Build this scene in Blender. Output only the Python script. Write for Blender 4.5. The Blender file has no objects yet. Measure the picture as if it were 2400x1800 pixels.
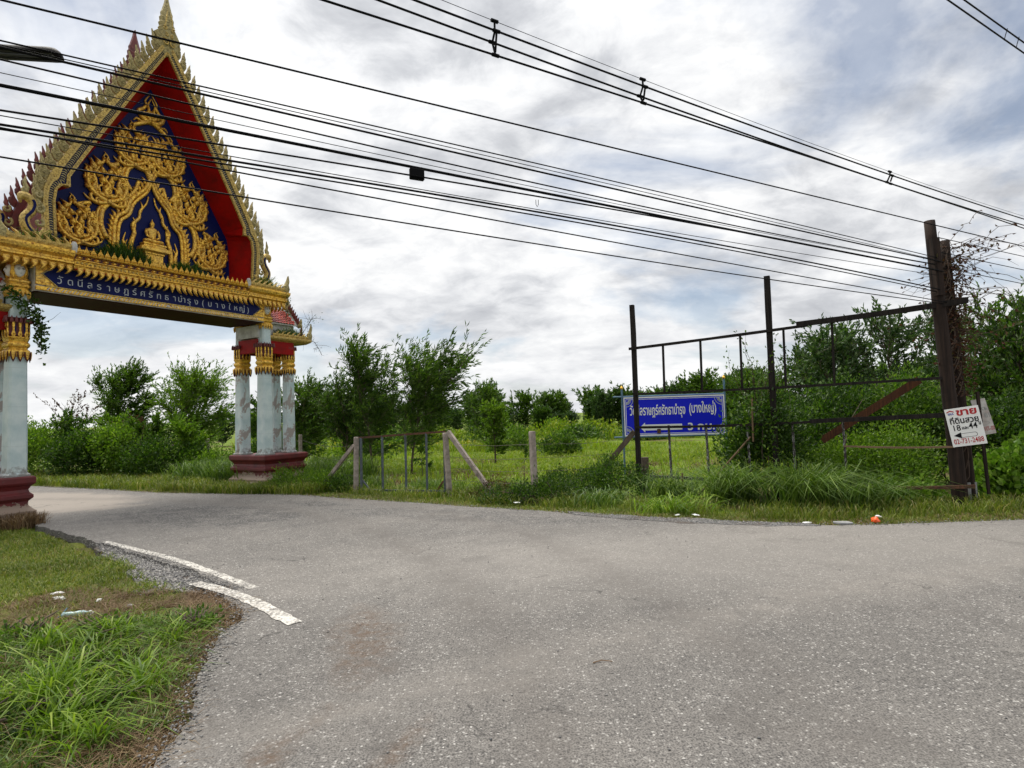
import bpy, bmesh, math, random
import numpy as np
from mathutils import Vector, Matrix, Euler
rad = math.radians
sc = bpy.context.scene
COL = sc.collection

# ------------------------------------------------------------------ camera
cam_data = bpy.data.cameras.new('camera')
cam_data.lens = 21.0
cam_data.sensor_width = 36.0
cam_data.clip_start = 0.05
cam_data.clip_end = 4000
cam = bpy.data.objects.new('camera', cam_data)
COL.objects.link(cam)
cam.matrix_world = (Matrix.Translation((0, 0, 1.9)) @ Matrix.Rotation(rad(92.9), 4, 'X')
                    @ Matrix.Rotation(rad(-1.72), 4, 'Z'))
sc.camera = cam

# ------------------------------------------------------------------ world, sun, exposure
SUN = Vector((-0.22, 0.26, 0.94)).normalized()      # towards the sun: high, ahead of the camera
world = bpy.data.worlds.new('World')
sc.world = world
world.use_nodes = True
wt = world.node_tree
for nd in list(wt.nodes):
    wt.nodes.remove(nd)


def wn(kind, **kw):
    nd = wt.nodes.new(kind)
    for k, v in kw.items():
        setattr(nd, k, v)
    return nd


def wmath(op, a, b=None, c=None):
    nd = wn('ShaderNodeMath', operation=op)
    for i, v in enumerate((a, b, c)):
        if v is None:
            continue
        if isinstance(v, (int, float)):
            nd.inputs[i].default_value = v
        else:
            wt.links.new(v, nd.inputs[i])
    return nd.outputs[0]


w_out = wn('ShaderNodeOutputWorld')
w_tc = wn('ShaderNodeTexCoord')
w_sep = wn('ShaderNodeSeparateXYZ')
wt.links.new(w_tc.outputs['Generated'], w_sep.inputs[0])
w_z = wmath('ADD', wmath('MAXIMUM', w_sep.outputs[2], 0.0), 0.30)
w_u = wmath('DIVIDE', w_sep.outputs[0], w_z)
w_v = wmath('DIVIDE', w_sep.outputs[1], w_z)
w_comb = wn('ShaderNodeCombineXYZ')
wt.links.new(w_u, w_comb.inputs[0])
wt.links.new(w_v, w_comb.inputs[1])


def cloud_noise(scale, detail, rough, dist, loc, stretch=(1, 1, 1), rot=0.0):
    mp = wn('ShaderNodeMapping')
    mp.inputs['Location'].default_value = loc
    mp.inputs['Scale'].default_value = stretch
    mp.inputs['Rotation'].default_value = (0, 0, rot)
    wt.links.new(w_comb.outputs[0], mp.inputs[0])
    nz = wn('ShaderNodeTexNoise')
    nz.inputs['Scale'].default_value = scale
    nz.inputs['Detail'].default_value = detail
    nz.inputs['Roughness'].default_value = rough
    nz.inputs['Distortion'].default_value = dist
    wt.links.new(mp.outputs[0], nz.inputs['Vector'])
    return nz.outputs[0]


def wramp(src, stops):
    r = wn('ShaderNodeValToRGB')
    el = r.color_ramp.elements
    while len(el) < len(stops):
        el.new(0.5)
    for e, (p, c) in zip(el, stops):
        e.position = p
        e.color = (*c, 1) if len(c) == 3 else c
    wt.links.new(src, r.inputs[0])
    return r.outputs[0]


n_cover = cloud_noise(1.25, 7, 0.56, 0.35, (10.4, 9.4, 0), (1, 1.25, 1), 0.5)
n_shade = cloud_noise(1.9, 9, 0.56, 0.5, (39.8, 18.8, 0), (1, 1.1, 1), 0.4)
n_fine = cloud_noise(7.0, 9, 0.62, 0.4, (5.0, 1.0, 0), (1, 1.2, 1), 0.6)
cover = wramp(n_cover, [(0.37, (0.36, 0.36, 0.36)), (0.49, (1, 1, 1))])
shade_in = wmath('ADD', wmath('MULTIPLY', n_shade, 0.66), wmath('MULTIPLY', n_fine, 0.34))
cover_raw = cover
w_low = wmath('MULTIPLY', wmath('SUBTRACT', 1.0, wmath('MINIMUM', wmath('MULTIPLY', wmath('MAXIMUM', w_sep.outputs[2], 0.0), 3.2), 1.0)), 0.6)
shade_in = wmath('ADD', wmath('MULTIPLY', shade_in, wmath('SUBTRACT', 1.0, w_low)), wmath('MULTIPLY', w_low, 0.515))   # the thin far layer evens out
cloud_col = wramp(shade_in, [(0.35, (0.46, 0.475, 0.51)), (0.43, (0.62, 0.635, 0.665)), (0.49, (0.80, 0.81, 0.83)),
                             (0.545, (0.93, 0.935, 0.94)), (0.62, (1.04, 1.04, 1.035))])
# brighter cloud towards the veiled sun
w_dot = wn('ShaderNodeVectorMath', operation='DOT_PRODUCT')
wt.links.new(w_tc.outputs['Generated'], w_dot.inputs[0])
w_dot.inputs[1].default_value = SUN
w_glow = wmath('POWER', wmath('MAXIMUM', w_dot.outputs['Value'], 0.0), 5.0)
w_str = wmath('MULTIPLY_ADD', w_glow, 0.30, 0.79)
sky = wn('ShaderNodeTexSky', sky_type='NISHITA', sun_disc=False)
sky.sun_elevation = math.asin(SUN.z)
sky.sun_rotation = math.atan2(SUN.x, SUN.y)
sky.dust_density = 0.4
sky.ozone_density = 2.0
cover = wmath('MAXIMUM', cover_raw, wmath('MULTIPLY', w_low, 1.45))
bg_sky = wn('ShaderNodeBackground')
bg_sky.inputs[1].default_value = 0.075
wt.links.new(sky.outputs[0], bg_sky.inputs[0])
bg_cl = wn('ShaderNodeBackground')
wt.links.new(cloud_col, bg_cl.inputs[0])
wt.links.new(w_str, bg_cl.inputs[1])
w_mix = wn('ShaderNodeMixShader')
wt.links.new(cover, w_mix.inputs[0])
wt.links.new(bg_sky.outputs[0], w_mix.inputs[1])
wt.links.new(bg_cl.outputs[0], w_mix.inputs[2])
wt.links.new(w_mix.outputs[0], w_out.inputs[0])

sun_data = bpy.data.lights.new('sun', 'SUN')
sun_data.energy = 3.2
sun_data.angle = rad(40)
sun_data.color = (1.0, 0.95, 0.86)
sun = bpy.data.objects.new('sun', sun_data)
COL.objects.link(sun)
sun.rotation_euler = (-SUN).to_track_quat('-Z', 'Y').to_euler()
sun.location = SUN * 60

sc.render.engine = 'CYCLES'
sc.view_settings.view_transform = 'Standard'
sc.view_settings.look = 'None'
sc.view_settings.exposure = 0.42
sc.view_settings.gamma = 1.0
sc.cycles.max_bounces = 6
sc.cycles.transparent_max_bounces = 8
sc.cycles.use_denoising = True

# ------------------------------------------------------------------ materials


class NT:
    """small helper round a material's node tree"""

    def __init__(self, name):
        self.m = bpy.data.materials.new(name)
        self.m.use_nodes = True
        self.t = self.m.node_tree
        self.p = self.t.nodes['Principled BSDF']
        self.out = self.t.nodes['Material Output']
        self._co = None

    def n(self, kind, **kw):
        nd = self.t.nodes.new(kind)
        for k, v in kw.items():
            setattr(nd, k, v)
        return nd

    def l(self, a, b):
        self.t.links.new(a, b)

    @property
    def co(self):
        if self._co is None:
            self._co = self.n('ShaderNodeTexCoord').outputs['Object']
        return self._co

    def world_pos(self):
        return self.n('ShaderNodeNewGeometry').outputs['Position']

    def noise(self, scale, detail=4, rough=0.55, dist=0.0, vec=None, stretch=None):
        v = vec or self.co
        if stretch:
            mp = self.n('ShaderNodeMapping')
            mp.inputs['Scale'].default_value = stretch
            self.l(v, mp.inputs[0])
            v = mp.outputs[0]
        nz = self.n('ShaderNodeTexNoise')
        nz.inputs['Scale'].default_value = scale
        nz.inputs['Detail'].default_value = detail
        nz.inputs['Roughness'].default_value = rough
        nz.inputs['Distortion'].default_value = dist
        self.l(v, nz.inputs['Vector'])
        return nz.outputs[0]

    def voronoi(self, scale, vec=None, out='Distance', feature='F1'):
        v = self.n('ShaderNodeTexVoronoi', feature=feature)
        v.inputs['Scale'].default_value = scale
        self.l(vec or self.co, v.inputs['Vector'])
        return v.outputs[out]

    def ramp(self, src, stops, mode='LINEAR'):
        r = self.n('ShaderNodeValToRGB')
        r.color_ramp.interpolation = mode
        el = r.color_ramp.elements
        while len(el) < len(stops):
            el.new(0.5)
        for e, (p, c) in zip(el, stops):
            if isinstance(c, (int, float)):
                c = (c, c, c)
            e.position = p
            e.color = (*c, 1)
        self.l(src, r.inputs[0])
        return r.outputs[0]

    def mix(self, fac, a, b, blend='MIX'):
        nd = self.n('ShaderNodeMixRGB', blend_type=blend)
        for i, v in enumerate((fac, a, b)):
            if isinstance(v, (int, float)):
                nd.inputs[i].default_value = v if i == 0 else (v, v, v, 1)
            elif isinstance(v, tuple):
                nd.inputs[i].default_value = (*v, 1)
            else:
                self.l(v, nd.inputs[i])
        return nd.outputs[0]

    def math(self, op, a, b=None, c=None):
        nd = self.n('ShaderNodeMath', operation=op)
        for i, v in enumerate((a, b, c)):
            if v is None:
                continue
            if isinstance(v, (int, float)):
                nd.inputs[i].default_value = v
            else:
                self.l(v, nd.inputs[i])
        return nd.outputs[0]

    def color(self, c):
        if isinstance(c, tuple):
            self.p.inputs['Base Color'].default_value = (*c, 1)
        else:
            self.l(c, self.p.inputs['Base Color'])

    def rough(self, r):
        if isinstance(r, (int, float)):
            self.p.inputs['Roughness'].default_value = r
        else:
            self.l(r, self.p.inputs['Roughness'])

    def bump(self, h, strength=0.3, dist=0.02):
        b = self.n('ShaderNodeBump')
        b.inputs['Strength'].default_value = strength
        b.inputs['Distance'].default_value = dist
        self.l(h, b.inputs['Height'])
        self.l(b.outputs[0], self.p.inputs['Normal'])


def mix3(a, b, t):
    return tuple(x * (1 - t) + y * t for x, y in zip(a, b))


def simple(name, col, rough=0.6, metal=0.0, var=0.35, vscale=6.0, dark=None, bump=0.15, bscale=40.0, spec=0.4):
    t = NT(name)
    dark = dark or tuple(c * 0.5 for c in col)
    f = t.noise(vscale, 6, 0.62)
    c1 = t.ramp(f, [(0.3, mix3(col, dark, var * 1.6 if var < 0.6 else 1.0)), (0.62, col)])
    t.color(c1)
    t.rough(rough)
    t.p.inputs['Metallic'].default_value = metal
    t.p.inputs['Specular IOR Level'].default_value = spec
    if bump:
        t.bump(t.noise(bscale, 4, 0.6), bump, 0.01)
    return t.m


M = {}
M['gold'] = None


def gold_mat(name, col, deep, metal, rough):
    t = NT(name)
    f = t.noise(22, 5, 0.65)
    base = t.ramp(f, [(0.32, deep), (0.47, mix3(col, deep, 0.35)), (0.58, col)])
    big = t.noise(3.0, 4, 0.6)
    base = t.mix(t.ramp(big, [(0.45, 0.0), (0.7, 0.5)]), base, mix3(col, (0.30, 0.25, 0.14), 0.7))
    t.color(base)
    t.p.inputs['Metallic'].default_value = metal
    t.rough(t.ramp(f, [(0.3, rough + 0.2), (0.65, rough)]))
    t.bump(t.math('ADD', t.noise(55, 3, 0.55), t.math('MULTIPLY', t.voronoi(24), 0.8)), 0.55, 0.018)
    return t.m


M['gold'] = gold_mat('gold_paint', (0.92, 0.57, 0.085), (0.22, 0.05, 0.010), 0.72, 0.30)
M['gold_pale'] = gold_mat('weathered_gold', (0.62, 0.44, 0.12), (0.16, 0.085, 0.025), 0.4, 0.45)
M['gold_grey'] = gold_mat('faded_gold', (0.47, 0.385, 0.165), (0.10, 0.08, 0.04), 0.15, 0.6)
M['blue'] = simple('deep_blue_paint', (0.0022, 0.007, 0.075), 0.45, 0, 0.35, 2.5, bump=0.05, spec=0.12)
M['red'] = simple('red_paint', (0.32, 0.004, 0.003), 0.5, 0, 0.62, 2.4, dark=(0.15, 0.006, 0.005), bump=0.05, spec=0.12)
M['dark_red'] = simple('dark_red_paint', (0.075, 0.003, 0.004), 0.5, 0, 0.4, 4.0, bump=0.05)
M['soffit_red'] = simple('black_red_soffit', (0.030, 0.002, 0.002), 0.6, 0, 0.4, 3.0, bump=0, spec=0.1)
M['rear_red'] = simple('faded_red_paint', (0.17, 0.035, 0.035), 0.6, 0, 0.6, 7.0, dark=(0.09, 0.03, 0.03))
M['white_trim'] = simple('weathered_white_trim', (0.56, 0.56, 0.53), 0.6, 0, 0.45, 5.0, dark=(0.22, 0.20, 0.18))
M['face_white'] = simple('white_face_paint', (0.74, 0.76, 0.74), 0.45, 0, 0.1, 8.0, bump=0.0)
M['black_paint'] = simple('black_paint', (0.008, 0.008, 0.010), 0.6, 0, 0.2, bump=0, spec=0.1)
M['letter_white'] = simple('letter_white', (0.72, 0.74, 0.74), 0.5, 0, 0.12, 20, bump=0)
M['letter_silver'] = simple('letter_silver', (0.40, 0.43, 0.46), 0.4, 0.2, 0.3, 20, bump=0)


def ped_mat():
    t = NT('maroon_pedestal_paint')
    f = t.noise(3.2, 6, 0.65)
    c = t.ramp(f, [(0.3, (0.055, 0.006, 0.007)), (0.6, (0.135, 0.011, 0.012))])
    sep = t.n('ShaderNodeSeparateXYZ')
    t.l(t.co, sep.inputs[0])
    # chipped, dusty foot with a ragged edge
    h = t.math('ADD', sep.outputs[2], t.math('MULTIPLY', t.noise(4.5, 5, 0.7), -0.75))
    c = t.mix(t.ramp(h, [(-0.56, 1.0), (-0.44, 0.0)]), c, (0.27, 0.20, 0.15))
    c = t.mix(t.ramp(t.noise(9, 6, 0.7), [(0.62, 0.0), (0.70, 0.55)]), c, (0.10, 0.07, 0.06))
    t.color(c)
    t.rough(0.55)
    t.bump(t.noise(30, 4), 0.12, 0.01)
    return t.m


def shaft_mat(name='peeling_pale_blue_paint', peel=0.0):
    t = NT(name)
    f = t.noise(2.2, 5, 0.6)
    c = t.ramp(f, [(0.35, (0.40, 0.52, 0.54)), (0.62, (0.60, 0.68, 0.68))])
    # plaster showing where the paint has flaked
    info = t.n('ShaderNodeObjectInfo')
    pk = t.noise(2.6, 7, 0.68, 0.6, stretch=(1, 1, 0.55))
    thr = t.math('ADD', pk, t.math('MULTIPLY_ADD', info.outputs['Random'], 0.06, peel))
    c = t.mix(t.ramp(thr, [(0.565, 0.0), (0.585, 1.0)]), c, (0.34, 0.30, 0.28))
    sk = t.noise(5.0, 6, 0.7, stretch=(3.2, 3.2, 0.22))
    c = t.mix(t.ramp(sk, [(0.60 - peel * 0.5, 0.0), (0.72 - peel * 0.5, 0.6)]), c, (0.16, 0.12, 0.09))
    sep = t.n('ShaderNodeSeparateXYZ')
    t.l(t.co, sep.inputs[0])
    h = t.math('SUBTRACT', sep.outputs[2], t.math('MULTIPLY', t.noise(7, 5, 0.7), 0.9))
    c = t.mix(t.ramp(h, [(0.50, 0.75), (0.66, 0.0)]), c, (0.13, 0.10, 0.08))
    wv = t.math('FRACT', t.math('MULTIPLY_ADD', sep.outputs[2], 1.25, t.math('MULTIPLY', t.noise(3, 3), 0.12)))
    c = t.mix(t.ramp(wv, [(0.0, 0.35), (0.018, 0.0)]), c, (0.30, 0.33, 0.32))
    t.color(c)
    t.rough(0.42)
    t.bump(pk, 0.12, 0.02)
    return t.m


M['ped'] = ped_mat()
M['shaft'] = shaft_mat('pale_blue_column_paint', -0.16)
M['shaft_peel'] = shaft_mat('peeling_column_paint', 0.02)


def tile_mat():
    t = NT('red_roof_tile')
    info = t.n('ShaderNodeObjectInfo')
    c = t.ramp(info.outputs['Random'], [(0.0, (0.20, 0.016, 0.012)), (0.6, (0.34, 0.03, 0.02)), (1.0, (0.42, 0.06, 0.04))])
    t.color(t.mix(t.ramp(t.noise(14, 5), [(0.45, 0.0), (0.7, 0.5)]), c, (0.08, 0.05, 0.04)))
    t.rough(0.4)
    return t.m


M['tile'] = tile_mat()


def asphalt_mat():
    t = NT('worn_asphalt')
    wp = t.world_pos()
    cell = t.voronoi(48, wp, 'Color')
    sepc = t.n('ShaderNodeSeparateColor')
    t.l(cell, sepc.inputs[0])
    dist = t.voronoi(48, wp, 'Distance')
    big = t.noise(0.35, 5, 0.6, 0.4, wp)
    mid = t.noise(2.6, 5, 0.65, 0.2, wp)
    fine = t.noise(85, 3, 0.6, 0, wp)
    base = t.ramp(big, [(0.32, (0.180, 0.170, 0.158)), (0.5, (0.218, 0.205, 0.190)), (0.68, (0.258, 0.240, 0.220))])
    base = t.mix(t.ramp(mid, [(0.35, 0.35), (0.6, 0.0)]), base, (0.105, 0.10, 0.096))
    # stones of the aggregate: most grey, some pale, some dark
    st = t.ramp(sepc.outputs[0], [(0.0, (0.030, 0.030, 0.033)), (0.25, (0.10, 0.096, 0.092)), (0.55, (0.19, 0.178, 0.165)),
                                  (0.80, (0.29, 0.275, 0.255)), (0.90, (0.54, 0.52, 0.49)), (1.0, (0.74, 0.72, 0.68))])
    core = t.ramp(dist, [(0.25, 0.82), (0.52, 0.12)])
    core = t.math('MULTIPLY', core, t.ramp(t.noise(1.1, 5, 0.65, 0.3, wp), [(0.36, 0.72), (0.62, 1.0)]))
    c = t.mix(core, base, st)
    c = t.mix(t.ramp(fine, [(0.40, 0.75), (0.56, 0.0)]), c, (0.045, 0.042, 0.040))
    # worn, darker coarse patches round the turning and along the joint
    sep = t.n('ShaderNodeSeparateXYZ')
    t.l(wp, sep.inputs[0])

    def blob(cx, cy, rx, ry, ang, lo, hi, amp=1.2):
        mp = t.n('ShaderNodeMapping', vector_type='TEXTURE')
        mp.inputs['Location'].default_value = (cx, cy, 0)
        mp.inputs['Rotation'].default_value = (0, 0, ang)
        mp.inputs['Scale'].default_value = (rx, ry, 1)
        t.l(wp, mp.inputs[0])
        s2 = t.n('ShaderNodeSeparateXYZ')
        t.l(mp.outputs[0], s2.inputs[0])
        q = t.math('SQRT', t.math('ADD', t.math('POWER', s2.outputs[0], 2.0), t.math('POWER', s2.outputs[1], 2.0)))
        q = t.math('ADD', q, t.math('MULTIPLY_ADD', t.noise(1.1, 6, 0.65, 0.5, wp), -amp, amp * 0.5))
        return t.ramp(q, [(lo, 1.0), (hi, 0.0)])
    d1 = blob(-6.6, 12.6, 3.6, 1.5, -0.35, 0.55, 1.0, 1.6)
    d2 = blob(-1.2, 11.6, 5.6, 0.7, -0.42, 0.5, 1.0, 1.6)
    d3 = blob(-4.6, 13.7, 1.4, 0.5, -0.5, 0.5, 0.95, 1.2)
    dk = t.math('MAXIMUM', t.math('MAXIMUM', d1, t.math('MULTIPLY', d2, 0.7)), d3)
    brk = t.ramp(t.noise(1.5, 8, 0.72, 0.6, wp, (1, 1.6, 1)), [(0.40, 0.0), (0.53, 1.0)])
    dk = t.math('MULTIPLY', dk, brk)
    c = t.mix(t.math('MULTIPLY', dk, 0.85), c, t.mix(0.7, st, (0.050, 0.049, 0.050)))
    # paler dusty concrete beyond the gate
    l1 = blob(-12.5, 15.6, 4.2, 2.0, -0.45, 0.7, 0.95, 0.8)
    c = t.mix(t.math('MULTIPLY', l1, 0.75), c, (0.30, 0.265, 0.23))
    l2 = blob(3.5, 8.2, 9.0, 2.4, 0.12, 0.4, 1.2, 0.9)
    c = t.mix(t.math('MULTIPLY', l2, 0.32), c, (0.33, 0.308, 0.28))
    stn = t.ramp(t.noise(0.85, 7, 0.66, 0.8, wp), [(0.57, 0.0), (0.66, 0.38)])
    c = t.mix(stn, c, (0.105, 0.096, 0.088))
    # polished wheel tracks sweeping round the corner, a few fine cracks
    def arc(cx, cy, r0, w, amt, colr, c):
        mp = t.n('ShaderNodeVectorMath', operation='DISTANCE')
        t.l(wp, mp.inputs[0])
        mp.inputs[1].default_value = (cx, cy, 0)
        q = t.math('ABSOLUTE', t.math('SUBTRACT', mp.outputs['Value'], t.math('ADD', r0, t.math('MULTIPLY_ADD', t.noise(0.5, 3, 0.5, 0, wp), 0.5, -0.25))))
        k = t.ramp(q, [(0.0, amt), (w, 0.0)])
        k = t.math('MULTIPLY', k, t.ramp(t.noise(2.2, 6, 0.7, 0.3, wp), [(0.35, 0.2), (0.6, 1.0)]))
        return t.mix(k, c, colr)
    c = arc(-14.0, 2.0, 14.2, 0.45, 0.45, (0.12, 0.108, 0.098), c)
    c = arc(-14.0, 2.0, 16.0, 0.45, 0.40, (0.12, 0.108, 0.098), c)
    c = arc(20.0, -34.0, 43.5, 0.5, 0.30, (0.30, 0.275, 0.245), c)
    c = arc(20.0, -34.0, 40.6, 0.6, 0.35, (0.13, 0.118, 0.108), c)
    wv = t.n('ShaderNodeVectorMath', operation='ADD')
    nz = t.n('ShaderNodeTexNoise')
    nz.inputs['Scale'].default_value = 1.6
    nz.inputs['Detail'].default_value = 5
    t.l(wp, nz.inputs['Vector'])
    t.l(wp, wv.inputs[0])
    t.l(nz.outputs['Color'], wv.inputs[1])
    ck = t.voronoi(0.42, wv.outputs[0], 'Distance', 'DISTANCE_TO_EDGE')
    ck = t.math('MULTIPLY', t.ramp(ck, [(0.0, 1.0), (0.006, 0.0)]), t.ramp(t.noise(0.45, 4, 0.6, 0, wp), [(0.5, 0.0), (0.6, 0.75)]))
    c = t.mix(ck, c, (0.03, 0.028, 0.027))
    # brown earth tracked on to the corner
    for (x, y, rx, ry, a) in ((-1.35, 5.2, 0.35, 1.3, 0.15), (-1.45, 3.4, 0.18, 0.9, -0.25), (-0.8, 3.2, 0.10, 0.7, -0.3)):
        e = blob(x, y, rx, ry, a, 0.1, 1.0, 2.6)
        e = t.math('MULTIPLY', e, t.ramp(t.noise(9, 6, 0.75, 0, wp), [(0.4, 0.1), (0.62, 1.0)]))
        c = t.mix(t.math('MULTIPLY', e, 0.85), c, (0.115, 0.078, 0.054))
    t.color(c)
    t.rough(0.85)
    t.p.inputs['Specular IOR Level'].default_value = 0.25
    hgt = t.math('ADD', t.math('MULTIPLY', core, 0.6), t.math('MULTIPLY', fine, 0.6))
    hgt = t.math('ADD', hgt, t.math('MULTIPLY', mid, 0.8))
    t.bump(hgt, 0.55, 0.012)
    return t.m


M['asphalt'] = asphalt_mat()


def ground_mat():
    t = NT('grassy_ground')
    wp = t.world_pos()
    f = t.noise(0.33, 6, 0.62, 0.5, wp)
    g = t.noise(3.5, 6, 0.7, 0.2, wp)
    fine = t.noise(26, 5, 0.7, 0, wp)
    gr = t.ramp(g, [(0.3, (0.07, 0.12, 0.012)), (0.5, (0.14, 0.22, 0.020)), (0.7, (0.22, 0.27, 0.032))])
    far = t.n('ShaderNodeSeparateXYZ')
    t.l(wp, far.inputs[0])
    soil = t.ramp(fine, [(0.35, (0.06, 0.037, 0.022)), (0.65, (0.16, 0.105, 0.065))])
    c = t.mix(t.ramp(f, [(0.50, 0.0), (0.60, 0.85)]), gr, soil)
    # verges: bare dry soil close to the road
    nearm = t.ramp(far.outputs[1], [(0.0, 1.0), (1.0, 0.0)])
    near = t.math('LESS_THAN', far.outputs[1], 11.5)
    c = t.mix(t.math('MULTIPLY', near, t.ramp(t.noise(1.3, 5, 0.6, 0, wp), [(0.3, 0.95), (0.62, 0.3)])), c, soil)
    c = t.mix(t.ramp(fine, [(0.3, 0.55), (0.55, 0.0)]), c, (0.02, 0.022, 0.008))
    t.color(c)
    t.rough(0.9)
    t.p.inputs['Specular IOR Level'].default_value = 0.15
    t.bump(t.math('ADD', fine, g), 0.8, 0.05)
    return t.m


M['ground'] = ground_mat()


def gravel_mat():
    t = NT('grey_gravel')
    wp = t.world_pos()
    cell = t.voronoi(38, wp, 'Color')
    d = t.voronoi(38, wp, 'Distance')
    s = t.n('ShaderNodeSeparateColor')
    t.l(cell, s.inputs[0])
    c = t.ramp(s.outputs[0], [(0.0, (0.11, 0.11, 0.112)), (0.5, (0.19, 0.188, 0.183)), (0.9, (0.27, 0.26, 0.25)), (1.0, (0.36, 0.35, 0.33))])
    c = t.mix(t.ramp(t.noise(1.6, 5, 0.6, 0.3, wp), [(0.47, 0.0), (0.62, 0.8)]), c, (0.12, 0.085, 0.06))
    c = t.mix(t.ramp(d, [(0.35, 0.0), (0.65, 0.45)]), c, (0.06, 0.06, 0.06))
    t.color(c)
    t.rough(0.9)
    t.bump(t.ramp(d, [(0.0, 1.0), (0.6, 0.0)]), 0.9, 0.03)
    return t.m


M['gravel'] = gravel_mat()


def stone_bits_mat():
    t = NT('loose_stone')
    g = t.n('ShaderNodeNewGeometry')
    t.color(t.ramp(g.outputs['Random Per Island'], [(0.0, (0.10, 0.10, 0.103)), (0.6, (0.20, 0.195, 0.188)), (1.0, (0.36, 0.34, 0.32))]))
    t.rough(0.9)
    return t.m


M['stone'] = stone_bits_mat()


def leaf_mat(name, cols, trans=0.35, rough=0.45, tcol=None):
    t = NT(name)
    g = t.n('ShaderNodeNewGeometry')
    k = len(cols) - 1
    c = t.ramp(g.outputs['Random Per Island'], [(i / k, q) for i, q in enumerate(cols)])
    clump = t.noise(1.1, 3, 0.5, 0, t.world_pos())
    c = t.mix(t.ramp(clump, [(0.35, 0.45), (0.6, 0.0)]), c, mix3(cols[0], (0, 0, 0), 0.35))
    t.color(c)
    t.rough(rough)
    t.p.inputs['Specular IOR Level'].default_value = 0.35
    tr = t.n('ShaderNodeBsdfTranslucent')
    t.l(t.mix(1.0, c, tcol or (1.0, 1.15, 0.45), 'MULTIPLY'), tr.inputs[0])
    mx = t.n('ShaderNodeMixShader')
    mx.inputs[0].default_value = trans
    t.l(t.p.outputs[0], mx.inputs[1])
    t.l(tr.outputs[0], mx.inputs[2])
    t.l(mx.outputs[0], t.out.inputs[0])
    return t.m


M['leaf_wattle'] = leaf_mat('narrow_wattle_leaf', [(0.028, 0.072, 0.008), (0.065, 0.14, 0.014), (0.11, 0.20, 0.022), (0.18, 0.27, 0.045)], 0.42)
M['leaf_dark'] = leaf_mat('dark_leaf', [(0.016, 0.045, 0.005), (0.038, 0.092, 0.010), (0.075, 0.15, 0.017), (0.13, 0.21, 0.030)], 0.42)
M['leaf_light'] = leaf_mat('light_green_leaf', [(0.06, 0.13, 0.010), (0.115, 0.22, 0.018), (0.17, 0.29, 0.026), (0.25, 0.36, 0.045)], 0.45)
M['leaf_vine'] = leaf_mat('broad_vine_leaf', [(0.06, 0.13, 0.012), (0.11, 0.22, 0.02), (0.17, 0.30, 0.03), (0.24, 0.36, 0.05)], 0.35)
M['leaf_blue'] = leaf_mat('grey_green_leaf', [(0.024, 0.058, 0.016), (0.048, 0.105, 0.028), (0.085, 0.155, 0.048), (0.17, 0.24, 0.10)], 0.35, 0.4)
M['leaf_brown'] = leaf_mat('dry_brown_leaf', [(0.045, 0.018, 0.010), (0.085, 0.035, 0.018), (0.12, 0.06, 0.03), (0.10, 0.10, 0.03)], 0.25, 0.6, (1.1, 0.8, 0.5))
M['grass'] = leaf_mat('verge_grass_blade', [(0.06, 0.10, 0.012), (0.12, 0.18, 0.018), (0.18, 0.24, 0.028), (0.26, 0.29, 0.05), (0.36, 0.29, 0.12)], 0.38)
M['grass_long'] = leaf_mat('long_grass_blade', [(0.04, 0.085, 0.012), (0.085, 0.16, 0.022), (0.14, 0.23, 0.035), (0.24, 0.32, 0.08)], 0.35)
M['grass_bright'] = leaf_mat('bright_grass_blade', [(0.07, 0.14, 0.012), (0.15, 0.26, 0.020), (0.24, 0.36, 0.032), (0.36, 0.45, 0.08)], 0.42)
M['grass_field'] = leaf_mat('field_grass_blade', [(0.12, 0.20, 0.014), (0.20, 0.30, 0.02), (0.27, 0.35, 0.028), (0.36, 0.37, 0.05)], 0.45)
M['grass_dry'] = leaf_mat('dry_straw', [(0.12, 0.07, 0.035), (0.20, 0.13, 0.065), (0.28, 0.20, 0.10), (0.16, 0.09, 0.05)], 0.2, 0.6, (1, 0.9, 0.6))
M['flower_yellow'] = leaf_mat('yellow_flower', [(0.45, 0.38, 0.02), (0.60, 0.50, 0.03), (0.30, 0.34, 0.03)], 0.3)
M['bark'] = simple('grey_brown_bark', (0.12, 0.09, 0.065), 0.9, 0, 0.6, 9, bump=0.5, bscale=25)
M['twig'] = simple('dry_twig', (0.075, 0.05, 0.035), 0.9, 0, 0.5, 9, bump=0)
M['concrete'] = simple('fence_post_concrete', (0.40, 0.34, 0.30), 0.85, 0, 0.7, 7, dark=(0.16, 0.13, 0.11), bump=0.35, bscale=45)
M['stub'] = simple('grey_concrete_stub', (0.34, 0.34, 0.34), 0.85, 0, 0.6, 9, bump=0.3)
M['steel'] = simple('grey_blue_painted_steel', (0.10, 0.125, 0.15), 0.5, 0.2, 0.5, 12, dark=(0.04, 0.035, 0.035), bump=0.1)
M['rust'] = simple('rusty_steel', (0.13, 0.055, 0.03), 0.8, 0.1, 0.6, 14, dark=(0.035, 0.022, 0.016), bump=0.3)
M['wire'] = simple('barbed_wire_steel', (0.10, 0.085, 0.07), 0.6, 0.5, 0.3, 10, bump=0)
M['cable'] = simple('black_cable_sheath', (0.004, 0.004, 0.0045), 0.6, 0, 0.1, bump=0, spec=0.08)
M['bamboo'] = simple('dry_bamboo', (0.20, 0.125, 0.07), 0.7, 0, 0.5, 12, bump=0.2)


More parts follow.
